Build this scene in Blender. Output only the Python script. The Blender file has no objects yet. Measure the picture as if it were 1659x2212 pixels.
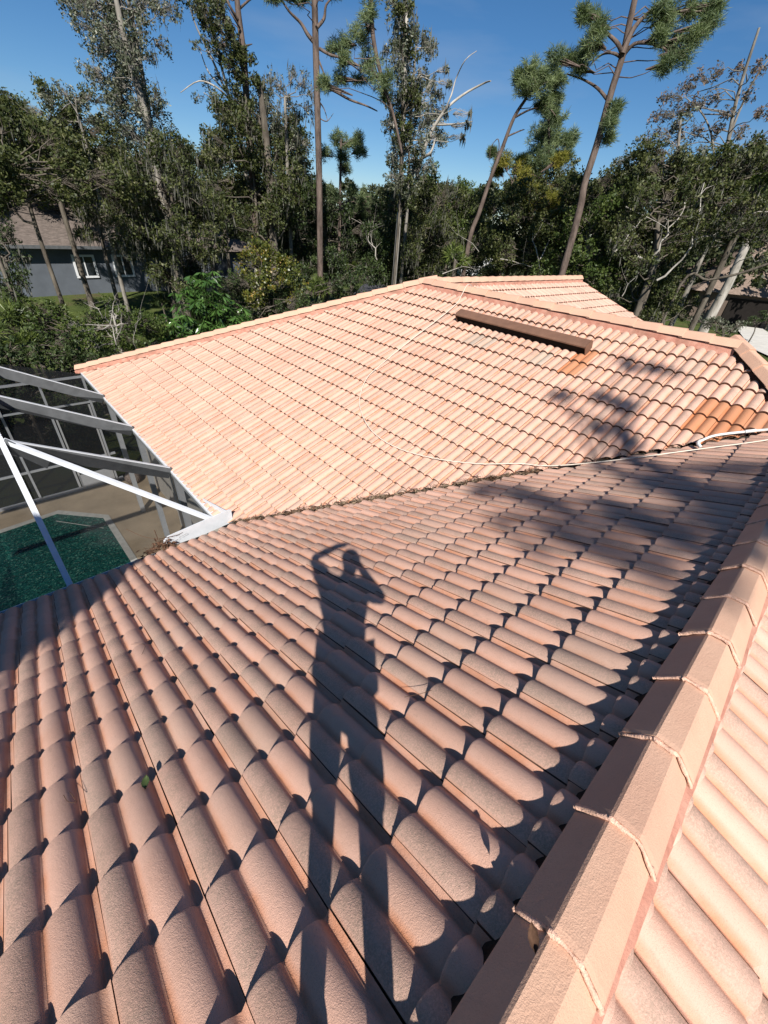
import bpy, bmesh, math, random
import numpy as np
from mathutils import Vector, Matrix, noise as mnoise
random.seed(7); RNG=np.random.default_rng(11)
scn=bpy.context.scene; COL=scn.collection
# ------------------------------------------------------------------ camera, sky, sun, exposure
FPX,YAW,PITCH,ROLL=885.53,0.79894,0.61530,0.09726
CAM=np.array([-2.0522,-5.3149,4.1541])
_f=np.array([math.sin(YAW)*math.cos(PITCH),math.cos(YAW)*math.cos(PITCH),-math.sin(PITCH)])
_r=np.array([math.cos(YAW),-math.sin(YAW),0.]); _u=np.cross(_r,_f)
_R=math.cos(ROLL)*_r+math.sin(ROLL)*_u; _U=-math.sin(ROLL)*_r+math.cos(ROLL)*_u
cam=bpy.data.cameras.new('camera'); camo=bpy.data.objects.new('camera',cam); COL.objects.link(camo)
camo.matrix_world=Matrix([[_R[0],_U[0],-_f[0],CAM[0]],[_R[1],_U[1],-_f[1],CAM[1]],[_R[2],_U[2],-_f[2],CAM[2]],[0,0,0,1]])
cam.sensor_fit='VERTICAL'; cam.sensor_height=24; cam.lens=24*FPX/2212; cam.clip_start=.05; cam.clip_end=2000
scn.camera=camo
SUN=np.array([0.48689,0.57704,-0.65572])            # direction in which sunlight travels
sd=bpy.data.lights.new('sun','SUN'); sd.energy=5.0; sd.angle=math.radians(.53); sd.color=(1,.955,.885)
so=bpy.data.objects.new('sun',sd); COL.objects.link(so); so.location=(-20,-25,30)
so.rotation_euler=Vector(SUN).to_track_quat('-Z','Y').to_euler()
W=bpy.data.worlds.new('World'); scn.world=W; W.use_nodes=True
nt=W.node_tree; nt.nodes.clear()
wo=nt.nodes.new('ShaderNodeOutputWorld'); bg=nt.nodes.new('ShaderNodeBackground'); sk=nt.nodes.new('ShaderNodeTexSky')
sk.sky_type='NISHITA'; sk.sun_disc=False; sk.sun_elevation=math.radians(41); sk.sun_rotation=math.radians(220.2)
sk.air_density=.92; sk.dust_density=0; sk.ozone_density=5.5; sk.altitude=0
bg.inputs[1].default_value=.054
tc=nt.nodes.new('ShaderNodeTexCoord'); mp=nt.nodes.new('ShaderNodeMapping'); mp.inputs['Scale'].default_value=(1.2,2.2,9)
nz=nt.nodes.new('ShaderNodeTexNoise'); nz.inputs['Scale'].default_value=1.6; nz.inputs['Detail'].default_value=5
cr=nt.nodes.new('ShaderNodeValToRGB'); cr.color_ramp.elements[0].position=.5; cr.color_ramp.elements[1].position=.85
cr.color_ramp.elements[0].color=(0,0,0,1); cr.color_ramp.elements[1].color=(.30,.30,.30,1)
mx=nt.nodes.new('ShaderNodeMixRGB'); mx.inputs[2].default_value=(5.5,6.2,7.2,1)
hs=nt.nodes.new('ShaderNodeHueSaturation'); hs.inputs['Saturation'].default_value=1.18; hs.inputs['Value'].default_value=1.0
L=nt.links.new
L(tc.outputs['Generated'],mp.inputs[0]); L(mp.outputs[0],nz.inputs[0]); L(nz.outputs[0],cr.inputs[0])
L(sk.outputs[0],hs.inputs['Color']); L(hs.outputs[0],mx.inputs[1]); L(cr.outputs[0],mx.inputs[0]); L(mx.outputs[0],bg.inputs[0]); L(bg.outputs[0],wo.inputs[0])
scn.view_settings.view_transform='Standard'; scn.view_settings.look='None'; scn.view_settings.gamma=1
scn.view_settings.exposure=.70; scn.view_settings.use_curve_mapping=False

# ------------------------------------------------------------------ helpers
def ray(x,y):
    d=_f+_R*(x-829.5)/FPX-_U*(y-1106)/FPX; return d/np.linalg.norm(d)
def at(x,y,d):
    q=ray(x,y); return CAM+q*(d/math.hypot(q[0],q[1]))
def pxm(x,y,d):                                       # metres per picture unit at that spot
    return float((at(x,y,d)-CAM)@_f)/FPX
def hit(x,y,N,c):
    d=ray(x,y);N=np.array(N,float);return CAM+d*((c-N@CAM)/(N@d))
def project(P):
    P=np.asarray(P)-CAM; d=P@_f; return 829.5+FPX*(P@_R)/d, 1106-FPX*(P@_U)/d, d
def gz(x,y):
    r=math.hypot(x-CAM[0],y-CAM[1]); t=min(1,max(0,(r-14)/22)); return -3.85+2.2*t*t*(3-2*t)
def tag(o,label=None,cat=None,group=None,kind=None):
    if label:o['label']=label
    if cat:o['category']=cat
    if group:o['group']=group
    if kind:o['kind']=kind
    return o
def empty(name,loc=(0,0,0),**k):
    o=bpy.data.objects.new(name,None); COL.objects.link(o); o.location=loc; o.empty_display_size=.2
    return tag(o,**k)
def mesh_obj(name,verts,faces,mats,parent=None,midx=None,smooth=False,attr=None):
    me=bpy.data.meshes.new(name)
    me.from_pydata([tuple(map(float,v)) for v in verts],[],faces)
    for m in (mats if isinstance(mats,(list,tuple)) else [mats]): me.materials.append(m)
    if midx is not None: me.polygons.foreach_set('material_index',midx)
    if smooth is not False:
        me.polygons.foreach_set('use_smooth',[True]*len(me.polygons) if smooth is True else smooth)
    if attr is not None:
        a=me.attributes.new('tuv','FLOAT_VECTOR','POINT'); a.data.foreach_set('vector',np.asarray(attr,np.float32).ravel())
    me.update(); return link(name,me,parent)
def link(name,me,parent=None):
    o=bpy.data.objects.new(name,me); COL.objects.link(o)
    if parent:
        o.parent=parent
        bpy_loc=parent.location
        o.matrix_parent_inverse=Matrix.Translation(-Vector(bpy_loc))
    return o
class MB:
    def __init__(s): s.v=[];s.f=[];s.m=[];s.sm=[]
    def add(s,v,f,m=0,sm=False):
        n=len(s.v); s.v+= [tuple(p) for p in v]; s.f+=[tuple(i+n for i in q) for q in f]; s.m+=[m]*len(f); s.sm+=[sm]*len(f)
    def box(s,c,h,rot=None,m=0):
        V=[Vector((a*h[0],b*h[1],e*h[2])) for a in (-1,1) for b in (-1,1) for e in (-1,1)]
        if rot is not None: V=[rot@v for v in V]
        V=[v+Vector(c) for v in V]
        s.add(V,[(0,1,3,2),(4,6,7,5),(0,4,5,1),(2,3,7,6),(0,2,6,4),(1,5,7,3)],m)
    def beam(s,a,b,w,h,up=(0,0,1),m=0,drop=0):
        a=Vector(a);b=Vector(b);d=(b-a);l=d.length;d.normalize();u=Vector(up);sd_=d.cross(u).normalized();u=sd_.cross(d).normalized()
        R=Matrix((d,sd_,u)).transposed(); s.box((a+b)/2-u*drop,(l/2,w/2,h/2),R,m)
    def tube(s,pts,rad,n=6,m=0,cap=True):
        pts=[Vector(p) for p in pts]; k=len(pts); ring=[]
        rad=rad if isinstance(rad,(list,tuple)) else [rad]*k
        prev=None;V=[]
        for i in range(k):
            d=(pts[min(k-1,i+1)]-pts[max(0,i-1)]).normalized()
            if prev is None: a=d.orthogonal().normalized()
            else: a=(prev-d*prev.dot(d)); a=a.normalized() if a.length>1e-6 else d.orthogonal().normalized()
            prev=a;b=d.cross(a)
            for j in range(n):
                t=2*math.pi*j/n; V.append(pts[i]+(a*math.cos(t)+b*math.sin(t))*rad[i])
        F=[(i*n+j,i*n+(j+1)%n,(i+1)*n+(j+1)%n,(i+1)*n+j) for i in range(k-1) for j in range(n)]
        s.add(V,F,m,True)
        if cap: s.add([V[j] for j in range(n)],[tuple(range(n))[::-1]],m); s.add([V[(k-1)*n+j] for j in range(n)],[tuple(range(n))],m)
    def build(s,name,mats,parent=None):
        return mesh_obj(name,s.v,s.f,mats,parent,s.m,s.sm)

# ------------------------------------------------------------------ materials
def mat(name,rough=.8,spec=.3):
    m=bpy.data.materials.new(name); m.use_nodes=True; t=m.node_tree; b=t.nodes['Principled BSDF']
    b.inputs['Roughness'].default_value=rough; b.inputs['Specular IOR Level'].default_value=spec
    return m,t,b
def N(t,k,**kw):
    n=t.nodes.new(k)
    for a,v in kw.items(): setattr(n,a,v)
    return n
def noise(t,scale,detail=4,rough=.55,vec=None):
    n=N(t,'ShaderNodeTexNoise'); n.inputs['Scale'].default_value=scale; n.inputs['Detail'].default_value=detail; n.inputs['Roughness'].default_value=rough
    if vec is not None: t.links.new(vec,n.inputs['Vector'])
    return n.outputs[0]
def ramp(t,src,stops):
    r=N(t,'ShaderNodeValToRGB'); e=r.color_ramp.elements
    while len(e)<len(stops): e.new(.5)
    for i,(p,c) in enumerate(stops):
        e[i].position=p; e[i].color=(c if isinstance(c,tuple) else (c,c,c))+(1,)
    t.links.new(src,r.inputs[0]); return r.outputs[0]
def mixc(t,fac,a,b,mode='MIX'):
    m=N(t,'ShaderNodeMixRGB',blend_type=mode)
    for i,v in ((0,fac),(1,a),(2,b)):
        if isinstance(v,(int,float)): m.inputs[i].default_value=v
        elif isinstance(v,tuple): m.inputs[i].default_value=v+(1,)
        else: t.links.new(v,m.inputs[i])
    return m.outputs[0]
def mth(t,op,a,b=0):
    m=N(t,'ShaderNodeMath',operation=op)
    for i,v in ((0,a),(1,b)):
        if isinstance(v,(int,float)): m.inputs[i].default_value=v
        else: t.links.new(v,m.inputs[i])
    return m.outputs[0]
def bump(t,b,h,strength=.5,dist=.01):
    n=N(t,'ShaderNodeBump'); n.inputs['Strength'].default_value=strength; n.inputs['Distance'].default_value=dist
    t.links.new(h,n.inputs['Height']); t.links.new(n.outputs[0],b.inputs['Normal'])
def simple(name,col,rough=.7,spec=.3,var=.15,scale=6,bs=0,bscale=60,metal=0):
    m,t,b=mat(name,rough,spec); b.inputs['Metallic'].default_value=metal
    g=N(t,'ShaderNodeNewGeometry').outputs['Position']
    n=noise(t,scale,5,.6,g)
    c0=tuple(c*(1-var) for c in col); c1=tuple(min(1,c*(1+var)) for c in col)
    t.links.new(ramp(t,n,[(.3,c0),(.7,c1)]),b.inputs['Base Color'])
    if bs: bump(t,b,noise(t,bscale,4,.6,g),bs,.01)
    return m
def tile_mat(name,base,barrel2,flank,speck,speck_amt=1.,rimdark=False):
    m,t,b=mat(name,.88,.18)
    g=N(t,'ShaderNodeNewGeometry').outputs['Position']
    oi=N(t,'ShaderNodeObjectInfo').outputs['Random']
    at_=N(t,'ShaderNodeAttribute',attribute_name='tuv'); sx=N(t,'ShaderNodeSeparateXYZ'); t.links.new(at_.outputs['Vector'],sx.inputs[0])
    rnd=mth(t,'FRACT',mth(t,'ADD',oi,sx.outputs[2]))
    rnd2=mth(t,'FRACT',mth(t,'MULTIPLY',rnd,7.31))
    c=mixc(t,noise(t,2.2,4,.6,g),base,barrel2)
    u=sx.outputs[0]
    # granular worn coating, strongest on the first barrel of every tile
    b1=ramp(t,u,[(0,.25),(.05,1.),(.32,.95),(.42,.12),(.60,.32),(.85,.06)])
    gr=noise(t,130,3,.75,g); big=noise(t,9,4,.6,g)
    gm=mth(t,'MULTIPLY',ramp(t,gr,[(.34,.12),(.58,1.)]),ramp(t,big,[(.30,.40),(.62,1.)]))
    fac=mth(t,'MULTIPLY',mth(t,'MULTIPLY',gm,b1),.66*speck_amt)
    c=mixc(t,fac,c,speck)
    # iron-red staining in the pans between barrels
    pan=ramp(t,u,[(.0,.5),(.04,.08),(.34,.0),(.42,.9),(.50,.22),(.82,.0),(.90,.85),(.97,.75)])
    st=mth(t,'MULTIPLY',pan,ramp(t,noise(t,5,4,.6,g),[(.3,.25),(.65,1.)]))
    c=mixc(t,mth(t,'MULTIPLY',st,.88),c,flank)
    # fine dark speckles everywhere and per tile variation
    sp=ramp(t,noise(t,230,2,.7,g),[(.30,.55),(.42,1.)])
    c=mixc(t,.48,c,sp,'MULTIPLY')
    v=mth(t,'ADD',.90,mth(t,'MULTIPLY',rnd2,.15))
    vv=N(t,'ShaderNodeCombineXYZ'); [t.links.new(v,vv.inputs[i]) for i in range(3)]
    c=mixc(t,1.,c,vv.outputs[0],'MULTIPLY')
    c=mixc(t,ramp(t,rnd,[(.70,0.),(1.,.28)]),c,(.40,.32,.255))
    c=mixc(t,mth(t,'MULTIPLY',ramp(t,noise(t,1.1,5,.7,g),[(.54,0.),(.74,.32)]),1.),c,(.44,.24,.17))
    stn=N(t,'ShaderNodeMapping'); stn.inputs['Scale'].default_value=(9,3,3); t.links.new(g,stn.inputs[0])
    c=mixc(t,ramp(t,noise(t,2.6,5,.75,stn.outputs[0]),[(.60,0.),(.76,.38)]),c,(.22,.15,.11))
    # dirt close to the lower edge of the tile above
    vb=ramp(t,sx.outputs[1],[(-.0,0.),(.0,0.)])
    t.links.new(c,b.inputs['Base Color'])
    h=mth(t,'ADD',mth(t,'MULTIPLY',noise(t,240,3,.75,g),1.),mth(t,'MULTIPLY',noise(t,70,2,.6,g),.5))
    bump(t,b,h,.8,.0036)
    return m
M={}
M['tile']=tile_mat('salmon_tile',(.635,.412,.325),(.60,.36,.28),(.50,.185,.075),(.23,.19,.145))
M['orange']=tile_mat('orange_tile',(.46,.215,.12),(.42,.185,.10),(.42,.14,.05),(.33,.18,.10),.35)
M['grey']=tile_mat('weathered_tile',(.50,.35,.26),(.42,.34,.28),(.38,.21,.13),(.28,.265,.23),1.1)
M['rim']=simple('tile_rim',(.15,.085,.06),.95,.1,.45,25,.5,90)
def cap_mat():
    m,t,b=mat('cap_tile',.85,.2); g=N(t,'ShaderNodeNewGeometry').outputs['Position']; oi=N(t,'ShaderNodeObjectInfo').outputs['Random']
    c=ramp(t,noise(t,3,5,.6,g),[(.3,(.52,.31,.215)),(.7,(.59,.375,.265))])
    c=mixc(t,ramp(t,oi,[(0.,0.),(1.,.5)]),c,(.45,.27,.20))
    c=mixc(t,ramp(t,noise(t,28,4,.7,g),[(.58,0.),(.72,.35)]),c,(.38,.26,.19))
    c=mixc(t,.3,c,ramp(t,noise(t,220,2,.7,g),[(.30,.6),(.42,1.)]),'MULTIPLY')
    t.links.new(c,b.inputs['Base Color'])
    bump(t,b,mth(t,'ADD',noise(t,190,3,.7,g),mth(t,'MULTIPLY',noise(t,60,2,.6,g),.7)),.7,.0036); return m
M['cap']=cap_mat()
def mortar_mat():
    m,t,b=mat('mortar',.95,.1); g=N(t,'ShaderNodeNewGeometry').outputs['Position']
    c=ramp(t,noise(t,7,5,.65,g),[(.3,(.33,.14,.10)),(.5,(.43,.205,.15)),(.72,(.49,.28,.21))])
    c=mixc(t,ramp(t,noise(t,2.3,4,.6,g),[(.5,0.),(.7,.55)]),c,(.16,.10,.07))
    t.links.new(c,b.inputs['Base Color']); bump(t,b,noise(t,60,4,.7,g),.8,.008); return m
M['mortar']=mortar_mat()
M['bead']=simple('mortar_bead',(.64,.40,.30),.95,.1,.25,30,.8,120)
M['shadebed']=simple('shaded_dirty_bedding',(.035,.022,.016),.95,.1,.5,20,.6,60)  # near-black: shade beside the caps painted into the mortar, along with dirt
M['deck']=simple('roof_underlay',(.04,.035,.03),.95,.1,.3,10)
M['white']=simple('white_paint',(.62,.63,.64),.45,.4,.05,4)
M['alu']=simple('white_aluminium',(.56,.58,.61),.42,.45,.08,7,.05,30)
M['greyalu']=simple('weathered_aluminium',(.095,.10,.105),.6,.4,.22,5,.1,20)
M['fascia']=simple('aged_fascia',(.42,.38,.34),.85,.2,.3,14,.4,50)
M['brown']=simple('brown_metal',(.16,.085,.055),.5,.4,.15,5,.05,40)
M['black']=simple('black_shadow_box',(.012,.01,.009),.9,.1,.2,5)
M['hose']=simple('cream_hose',(.62,.54,.45),.5,.35,.08,12)
M['pvc']=simple('white_pvc',(.64,.63,.60),.35,.45,.05,8)
M['debris']=simple('dry_leaf_litter',(.20,.145,.10),.95,.1,.55,40)
M['twig']=simple('dead_twig',(.10,.055,.035),.9,.1,.35,60)
M['concrete']=simple('pool_deck_concrete',(.42,.335,.235),.92,.15,.16,1.6,.3,80)
M['coping']=simple('pool_coping',(.50,.49,.45),.8,.2,.15,6)
M['stucco']=simple('stucco_wall',(.55,.52,.47),.9,.2,.08,3,.3,60)
M['asphalt']=simple('asphalt',(.055,.055,.06),.9,.2,.2,3,.3,60)
M['drive']=simple('drive_concrete',(.50,.48,.44),.9,.2,.12,1.5,.2,40)
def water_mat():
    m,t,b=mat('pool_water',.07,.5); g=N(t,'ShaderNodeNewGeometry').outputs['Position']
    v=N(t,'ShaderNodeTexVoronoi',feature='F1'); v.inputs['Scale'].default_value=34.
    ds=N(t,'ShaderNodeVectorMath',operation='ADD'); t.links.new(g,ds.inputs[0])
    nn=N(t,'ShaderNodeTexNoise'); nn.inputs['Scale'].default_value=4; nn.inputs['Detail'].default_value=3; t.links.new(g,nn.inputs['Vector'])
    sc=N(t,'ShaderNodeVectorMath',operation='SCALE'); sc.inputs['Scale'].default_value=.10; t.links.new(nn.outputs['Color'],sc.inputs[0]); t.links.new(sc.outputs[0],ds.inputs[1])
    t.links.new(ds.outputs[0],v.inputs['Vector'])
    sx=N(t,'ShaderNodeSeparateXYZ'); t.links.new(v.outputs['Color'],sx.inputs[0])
    c=ramp(t,sx.outputs[0],[(0.,(.003,.030,.026)),(.45,(.010,.075,.060)),(.80,(.025,.13,.10)),(.93,(.06,.22,.16)),(1.,(.20,.38,.29))])  # pale cells paint caustic sparkle into the pebbled water colour
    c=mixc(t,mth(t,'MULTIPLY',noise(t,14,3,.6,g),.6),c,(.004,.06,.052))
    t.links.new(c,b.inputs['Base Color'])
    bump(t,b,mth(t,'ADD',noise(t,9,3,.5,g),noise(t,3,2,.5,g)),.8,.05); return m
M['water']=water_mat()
def shingle_mat(name,c0,c1):
    m,t,b=mat(name,.95,.1); g=N(t,'ShaderNodeNewGeometry').outputs['Position']
    mp=N(t,'ShaderNodeMapping'); mp.inputs['Scale'].default_value=(1,1,5); t.links.new(g,mp.inputs[0])
    c=ramp(t,noise(t,3.,5,.7,mp.outputs[0]),[(.3,c0),(.7,c1)])
    t.links.new(c,b.inputs['Base Color']); bump(t,b,noise(t,8,4,.7,mp.outputs[0]),.8,.04); return m
M['shingle']=shingle_mat('grey_brown_shingle',(.075,.062,.055),(.19,.155,.135))
M['shingle2']=shingle_mat('brown_shingle',(.13,.098,.078),(.25,.19,.155))
M['bluewall']=simple('blue_grey_wall',(.10,.112,.13),.9,.15,.12,1.2)
M['darkwall']=simple('dark_wall',(.10,.075,.06),.9,.15,.2,1.2)
M['tanwall']=simple('tan_wall',(.30,.24,.17),.9,.15,.1,2)
def glass_mat():
    m,t,b=mat('dark_glass',.08,.6); b.inputs['Base Color'].default_value=(.02,.025,.03,1); return m
M['glass']=glass_mat()
def screen_mat():
    m=bpy.data.materials.new('insect_screen'); m.use_nodes=True; t=m.node_tree; t.nodes.clear()
    o=N(t,'ShaderNodeOutputMaterial'); mxs=N(t,'ShaderNodeMixShader'); tr=N(t,'ShaderNodeBsdfTransparent'); df=N(t,'ShaderNodeBsdfDiffuse')
    df.inputs[0].default_value=(.018,.019,.02,1); mxs.inputs[0].default_value=.52
    t.links.new(tr.outputs[0],mxs.inputs[1]); t.links.new(df.outputs[0],mxs.inputs[2]); t.links.new(mxs.outputs[0],o.inputs[0]); return m
M['screen']=screen_mat()
def ground_mat():
    m,t,b=mat('lawn_and_litter',.95,.1); g=N(t,'ShaderNodeNewGeometry').outputs['Position']
    c=ramp(t,noise(t,.35,6,.65,g),[(.35,(.035,.055,.015)),(.55,(.085,.11,.03)),(.7,(.11,.085,.05))])
    c=mixc(t,.5,c,ramp(t,noise(t,12,4,.7,g),[(.3,.5),(.7,1.)]),'MULTIPLY')
    t.links.new(c,b.inputs['Base Color']); bump(t,b,noise(t,14,5,.7,g),.8,.1); return m
M['ground']=ground_mat()
def bark(name,c0,c1,sc=5):
    m,t,b=mat(name,.95,.1); g=N(t,'ShaderNodeNewGeometry').outputs['Position']
    mp=N(t,'ShaderNodeMapping'); mp.inputs['Scale'].default_value=(1,1,.3); t.links.new(g,mp.inputs[0])
    t.links.new(ramp(t,noise(t,sc,5,.7,mp.outputs[0]),[(.35,c0),(.65,c1)]),b.inputs['Base Color']); bump(t,b,noise(t,sc*2,4,.7,mp.outputs[0]),.9,.04); return m
M['pinebark']=bark('pine_bark',(.06,.045,.038),(.165,.125,.105))
M['oakbark']=bark('oak_bark',(.06,.05,.04),(.15,.13,.105))
M['palebark']=bark('pale_bark',(.09,.08,.068),(.26,.24,.21),3)
M['whitebark']=bark('white_bark',(.22,.20,.17),(.42,.39,.35),2.5)
def leafmat(name,stops,rough=.55,spec=.35,trans=.25):
    m,t,b=mat(name,rough,spec)
    at_=N(t,'ShaderNodeAttribute',attribute_name='rnd')
    g=N(t,'ShaderNodeNewGeometry').outputs['Position']
    stops=[(p,tuple(v*(.78+.30*p) for v in c)) for p,c in stops]
    f=mth(t,'ADD',mth(t,'MULTIPLY',at_.outputs['Fac'],.7),mth(t,'MULTIPLY',noise(t,.6,3,.6,g),.5))
    c=ramp(t,f,stops); t.links.new(c,b.inputs['Base Color'])
    tr=N(t,'ShaderNodeBsdfTranslucent'); t.links.new(mixc(t,1.,c,(1.1,1.3,.5),'MULTIPLY'),tr.inputs[0])
    ms=N(t,'ShaderNodeMixShader'); ms.inputs[0].default_value=trans
    o=t.nodes['Material Output']; t.links.new(b.outputs[0],ms.inputs[1]); t.links.new(tr.outputs[0],ms.inputs[2]); t.links.new(ms.outputs[0],o.inputs[0])
    return m
M['oakleaf']=leafmat('oak_leaves',[(.15,(.018,.028,.010)),(.5,(.045,.060,.017)),(.8,(.09,.10,.03)),(.98,(.15,.145,.07))])
M['darkleaf']=leafmat('dark_leaves',[(.15,(.012,.022,.009)),(.5,(.028,.046,.015)),(.85,(.055,.080,.022))])
M['greyleaf']=leafmat('grey_green_leaves',[(.1,(.030,.040,.026)),(.45,(.070,.085,.050)),(.75,(.14,.15,.10)),(.95,(.27,.27,.22))],.5,.4,.15)
M['redleaf']=leafmat('reddish_leaves',[(.1,(.05,.05,.035)),(.45,(.10,.09,.06)),(.75,(.17,.11,.08)),(.95,(.22,.16,.12))],.6,.3,.2)
M['needle']=leafmat('pine_needles',[(.1,(.045,.070,.035)),(.5,(.11,.15,.07)),(.9,(.20,.24,.11))],.6,.3,.25)
M['needle_y']=leafmat('yellowing_needles',[(.1,(.10,.11,.02)),(.5,(.19,.19,.035)),(.9,(.27,.23,.04))],.6,.3,.3)
M['croton']=leafmat('croton_leaves',[(.1,(.03,.05,.012)),(.45,(.06,.08,.016)),(.78,(.13,.13,.02)),(.93,(.26,.15,.03)),(.99,(.45,.40,.2))],.4,.5,.2)
M['shrub']=leafmat('shrub_leaves',[(.1,(.02,.038,.008)),(.5,(.05,.080,.016)),(.9,(.10,.125,.03))])
M['gloss']=leafmat('glossy_leaves',[(.1,(.025,.055,.012)),(.5,(.045,.10,.022)),(.9,(.08,.15,.035))],.22,.7,.15)
M['palm']=leafmat('palm_fronds',[(.1,(.035,.055,.012)),(.5,(.07,.10,.022)),(.9,(.12,.15,.035))],.4,.5,.2)
M['moss']=leafmat('spanish_moss',[(.1,(.055,.055,.047)),(.5,(.11,.107,.09)),(.9,(.17,.165,.14))],.95,.05,.3)
M['farwood']=leafmat('far_wood_leaves',[(.1,(.022,.030,.014)),(.5,(.042,.055,.024)),(.9,(.08,.085,.04))])
M['greenleaf']=simple('green_leaf',(.045,.065,.02),.5,.4,.2,40)

# ------------------------------------------------------------------ roof geometry (metres; x up the far slope, y along its eave)
S=.4447; NN=math.sqrt(1+S*S); TW=.305; TE=.38651
LP=9.20; WR=6.655; RY=-5.58; RZ=S*5.58
HB=.046; TH=.034; ST=.040
HO=-.056                                             # tile bed below the reference plane
def prof(u):
    if u<.42: t=(u+.05)/.47; k=.94
    elif u<.895: t=(u-.42)/.475; k=1.
    elif u<.95: return .001
    else: t=(u-.95)/.47; k=.94
    return HB*k*max(0,math.sin(math.pi*min(1,max(0,t))))**.66
def tile_geo(seg,fine):
    us=[.006+.988*i/seg for i in range(seg+1)]
    rows=[(-TE-.06,0),(-.012,0),(0,-.005)] if fine else [(-TE-.06,0),(0,0)]
    V=[];A=[];F=[];MI=[];SM=[]
    for v,dz in rows:
        for u in us: V.append((u*TW,v,HO+prof(u)+ST*(1+v/TE)+dz)); A.append((u,-v/TE,0))
    n=seg+1
    for r in range(len(rows)-1):
        for i in range(seg): F.append((r*n+i,r*n+i+1,(r+1)*n+i+1,(r+1)*n+i)[::-1]); MI.append(0); SM.append(True)
    b=len(V)
    dz=rows[-1][1]
    for u in us: V.append((u*TW,0,HO+prof(u)+ST+dz)); A.append((u,0,0))
    for u in us: V.append((u*TW,-.004,HO+prof(u)+ST-TH)); A.append((u,0,0))
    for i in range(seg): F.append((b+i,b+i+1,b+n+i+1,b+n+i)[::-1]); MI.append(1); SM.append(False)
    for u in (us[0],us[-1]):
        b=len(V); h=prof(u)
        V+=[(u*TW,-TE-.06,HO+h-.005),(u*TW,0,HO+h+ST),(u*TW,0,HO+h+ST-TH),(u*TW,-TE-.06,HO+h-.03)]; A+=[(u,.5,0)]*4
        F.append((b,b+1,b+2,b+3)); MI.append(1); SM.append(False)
    return V,F,MI,SM,A
GEO={True:tile_geo(32,True),False:tile_geo(16,False)}
def facet(o,d):                                      # origin on the plane, downslope direction in plan
    d=Vector((d[0],d[1],0)); dn=Vector((d.x,d.y,-S))/NN; nrm=Vector((d.x*S,d.y*S,1))/NN; rt=dn.cross(nrm)
    return Matrix(((rt.x,dn.x,nrm.x,o[0]),(rt.y,dn.y,nrm.y,o[1]),(rt.z,dn.z,nrm.z,o[2]),(0,0,0,1)))
home=empty('tiled_house',(0,0,0),label='house with a salmon pink barrel tile roof filling the foreground',cat='house')
def proto(fine,mats):
    V,F,MI,SM,A=GEO[fine]; me=bpy.data.meshes.new('tile'); me.from_pydata(V,[],F)
    for m in mats: me.materials.append(m)
    me.polygons.foreach_set('material_index',MI); me.polygons.foreach_set('use_smooth',SM)
    a=me.attributes.new('tuv','FLOAT_VECTOR','POINT'); a.data.foreach_set('vector',np.array(A,np.float32).ravel()); return me
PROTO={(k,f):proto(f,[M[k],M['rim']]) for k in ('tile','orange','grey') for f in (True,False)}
tiles=[]                                             # (matrix, clip planes, kind)
def lay(O,M4,urange,vrows,keep,kindf=None):
    # keep: list of (point, outward normal) in plan; tile dropped when wholly outside, cut when crossing
    for j in vrows:
        for i in urange:
            Mt=M4@Matrix.Translation((i*TW,j,0))
            Mt=Mt@Matrix.Translation((random.uniform(-.0012,.0012),random.uniform(-.005,.004),random.uniform(-.0015,.003)))@Matrix.Rotation(random.gauss(0,.004),4,'Z')@Matrix.Rotation(random.uniform(-.006,.004),4,'X')@Matrix.Rotation(random.uniform(-.006,.006),4,'Y')
            cs=[Mt@Vector((a,b,0)) for a in (0,TW) for b in (-TE-.06,0)]
            cut=[];out=False
            for p,n_ in keep:
                dd=[(c.x-p[0])*n_[0]+(c.y-p[1])*n_[1] for c in cs]
                if min(dd)>-.02: out=True;break
                if max(dd)>0: cut.append((p,n_))
            if out: continue
            c=Mt@Vector((TW/2,-TE/2,0))
            tiles.append((Mt,cut,kindf(c) if kindf else 'tile'))
r2=math.sqrt(.5)
# near slope: descends towards +Y, eave at y=0
MA=facet((-2.445,0,0),(0,1))
lay(None,MA,range(-8,30),[-.09-k*TE for k in range(0,17)],[((0,-5.50),(0,-1)),((-.05,0),(r2,r2)),((0,.0),(0,1)) if False else ((0,9),(0,1))])
# far slope: descends towards -X, eave at x=0
VENT=[(5.62,.50),(5.62,-2.20)]
def kindB(c):
    if 4.78<c.x<5.49 and c.y<-4.28: return 'orange'
    if 4.43<c.x<4.78 and c.y<-4.585: return 'orange'
    if 5.13<c.x<5.8 and -2.45<c.y<-2.15: return 'orange'
    if 5.13<c.x<5.49 and -2.2<c.y<.35 and random.random()<.45: return 'grey'
    return 'tile'
MBm=facet((0,-4.2814,0),(-1,0))
lay(None,MBm,range(-8,48),[-(5.2309+k*TE) for k in range(-14,7)],[((WR-.10,0),(1,0)),((0,LP-.10),(r2,r2)),((.05,0),(-r2,-r2)),((WR,-4.24),(r2,-r2))],kindB)
# slope of the far wing: descends towards -Y from its ridge at y=LP-WR
CY=LP-WR; MC=facet((WR,CY,S*WR),(0,-1))
RK0=(15.2,CY); RK1=(16.35,0.)
rn=Vector((RK0[1]-RK1[1],RK1[0]-RK0[0])).normalized()
lay(None,MC,range(-34,2),[.02+k*TE for k in range(0,8)],[((0,CY-.10),(0,1)),((WR+CY,0),(-r2,-r2)),((WR+.12,0),(-1,0)),(RK0,(rn.x,rn.y))])
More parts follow.
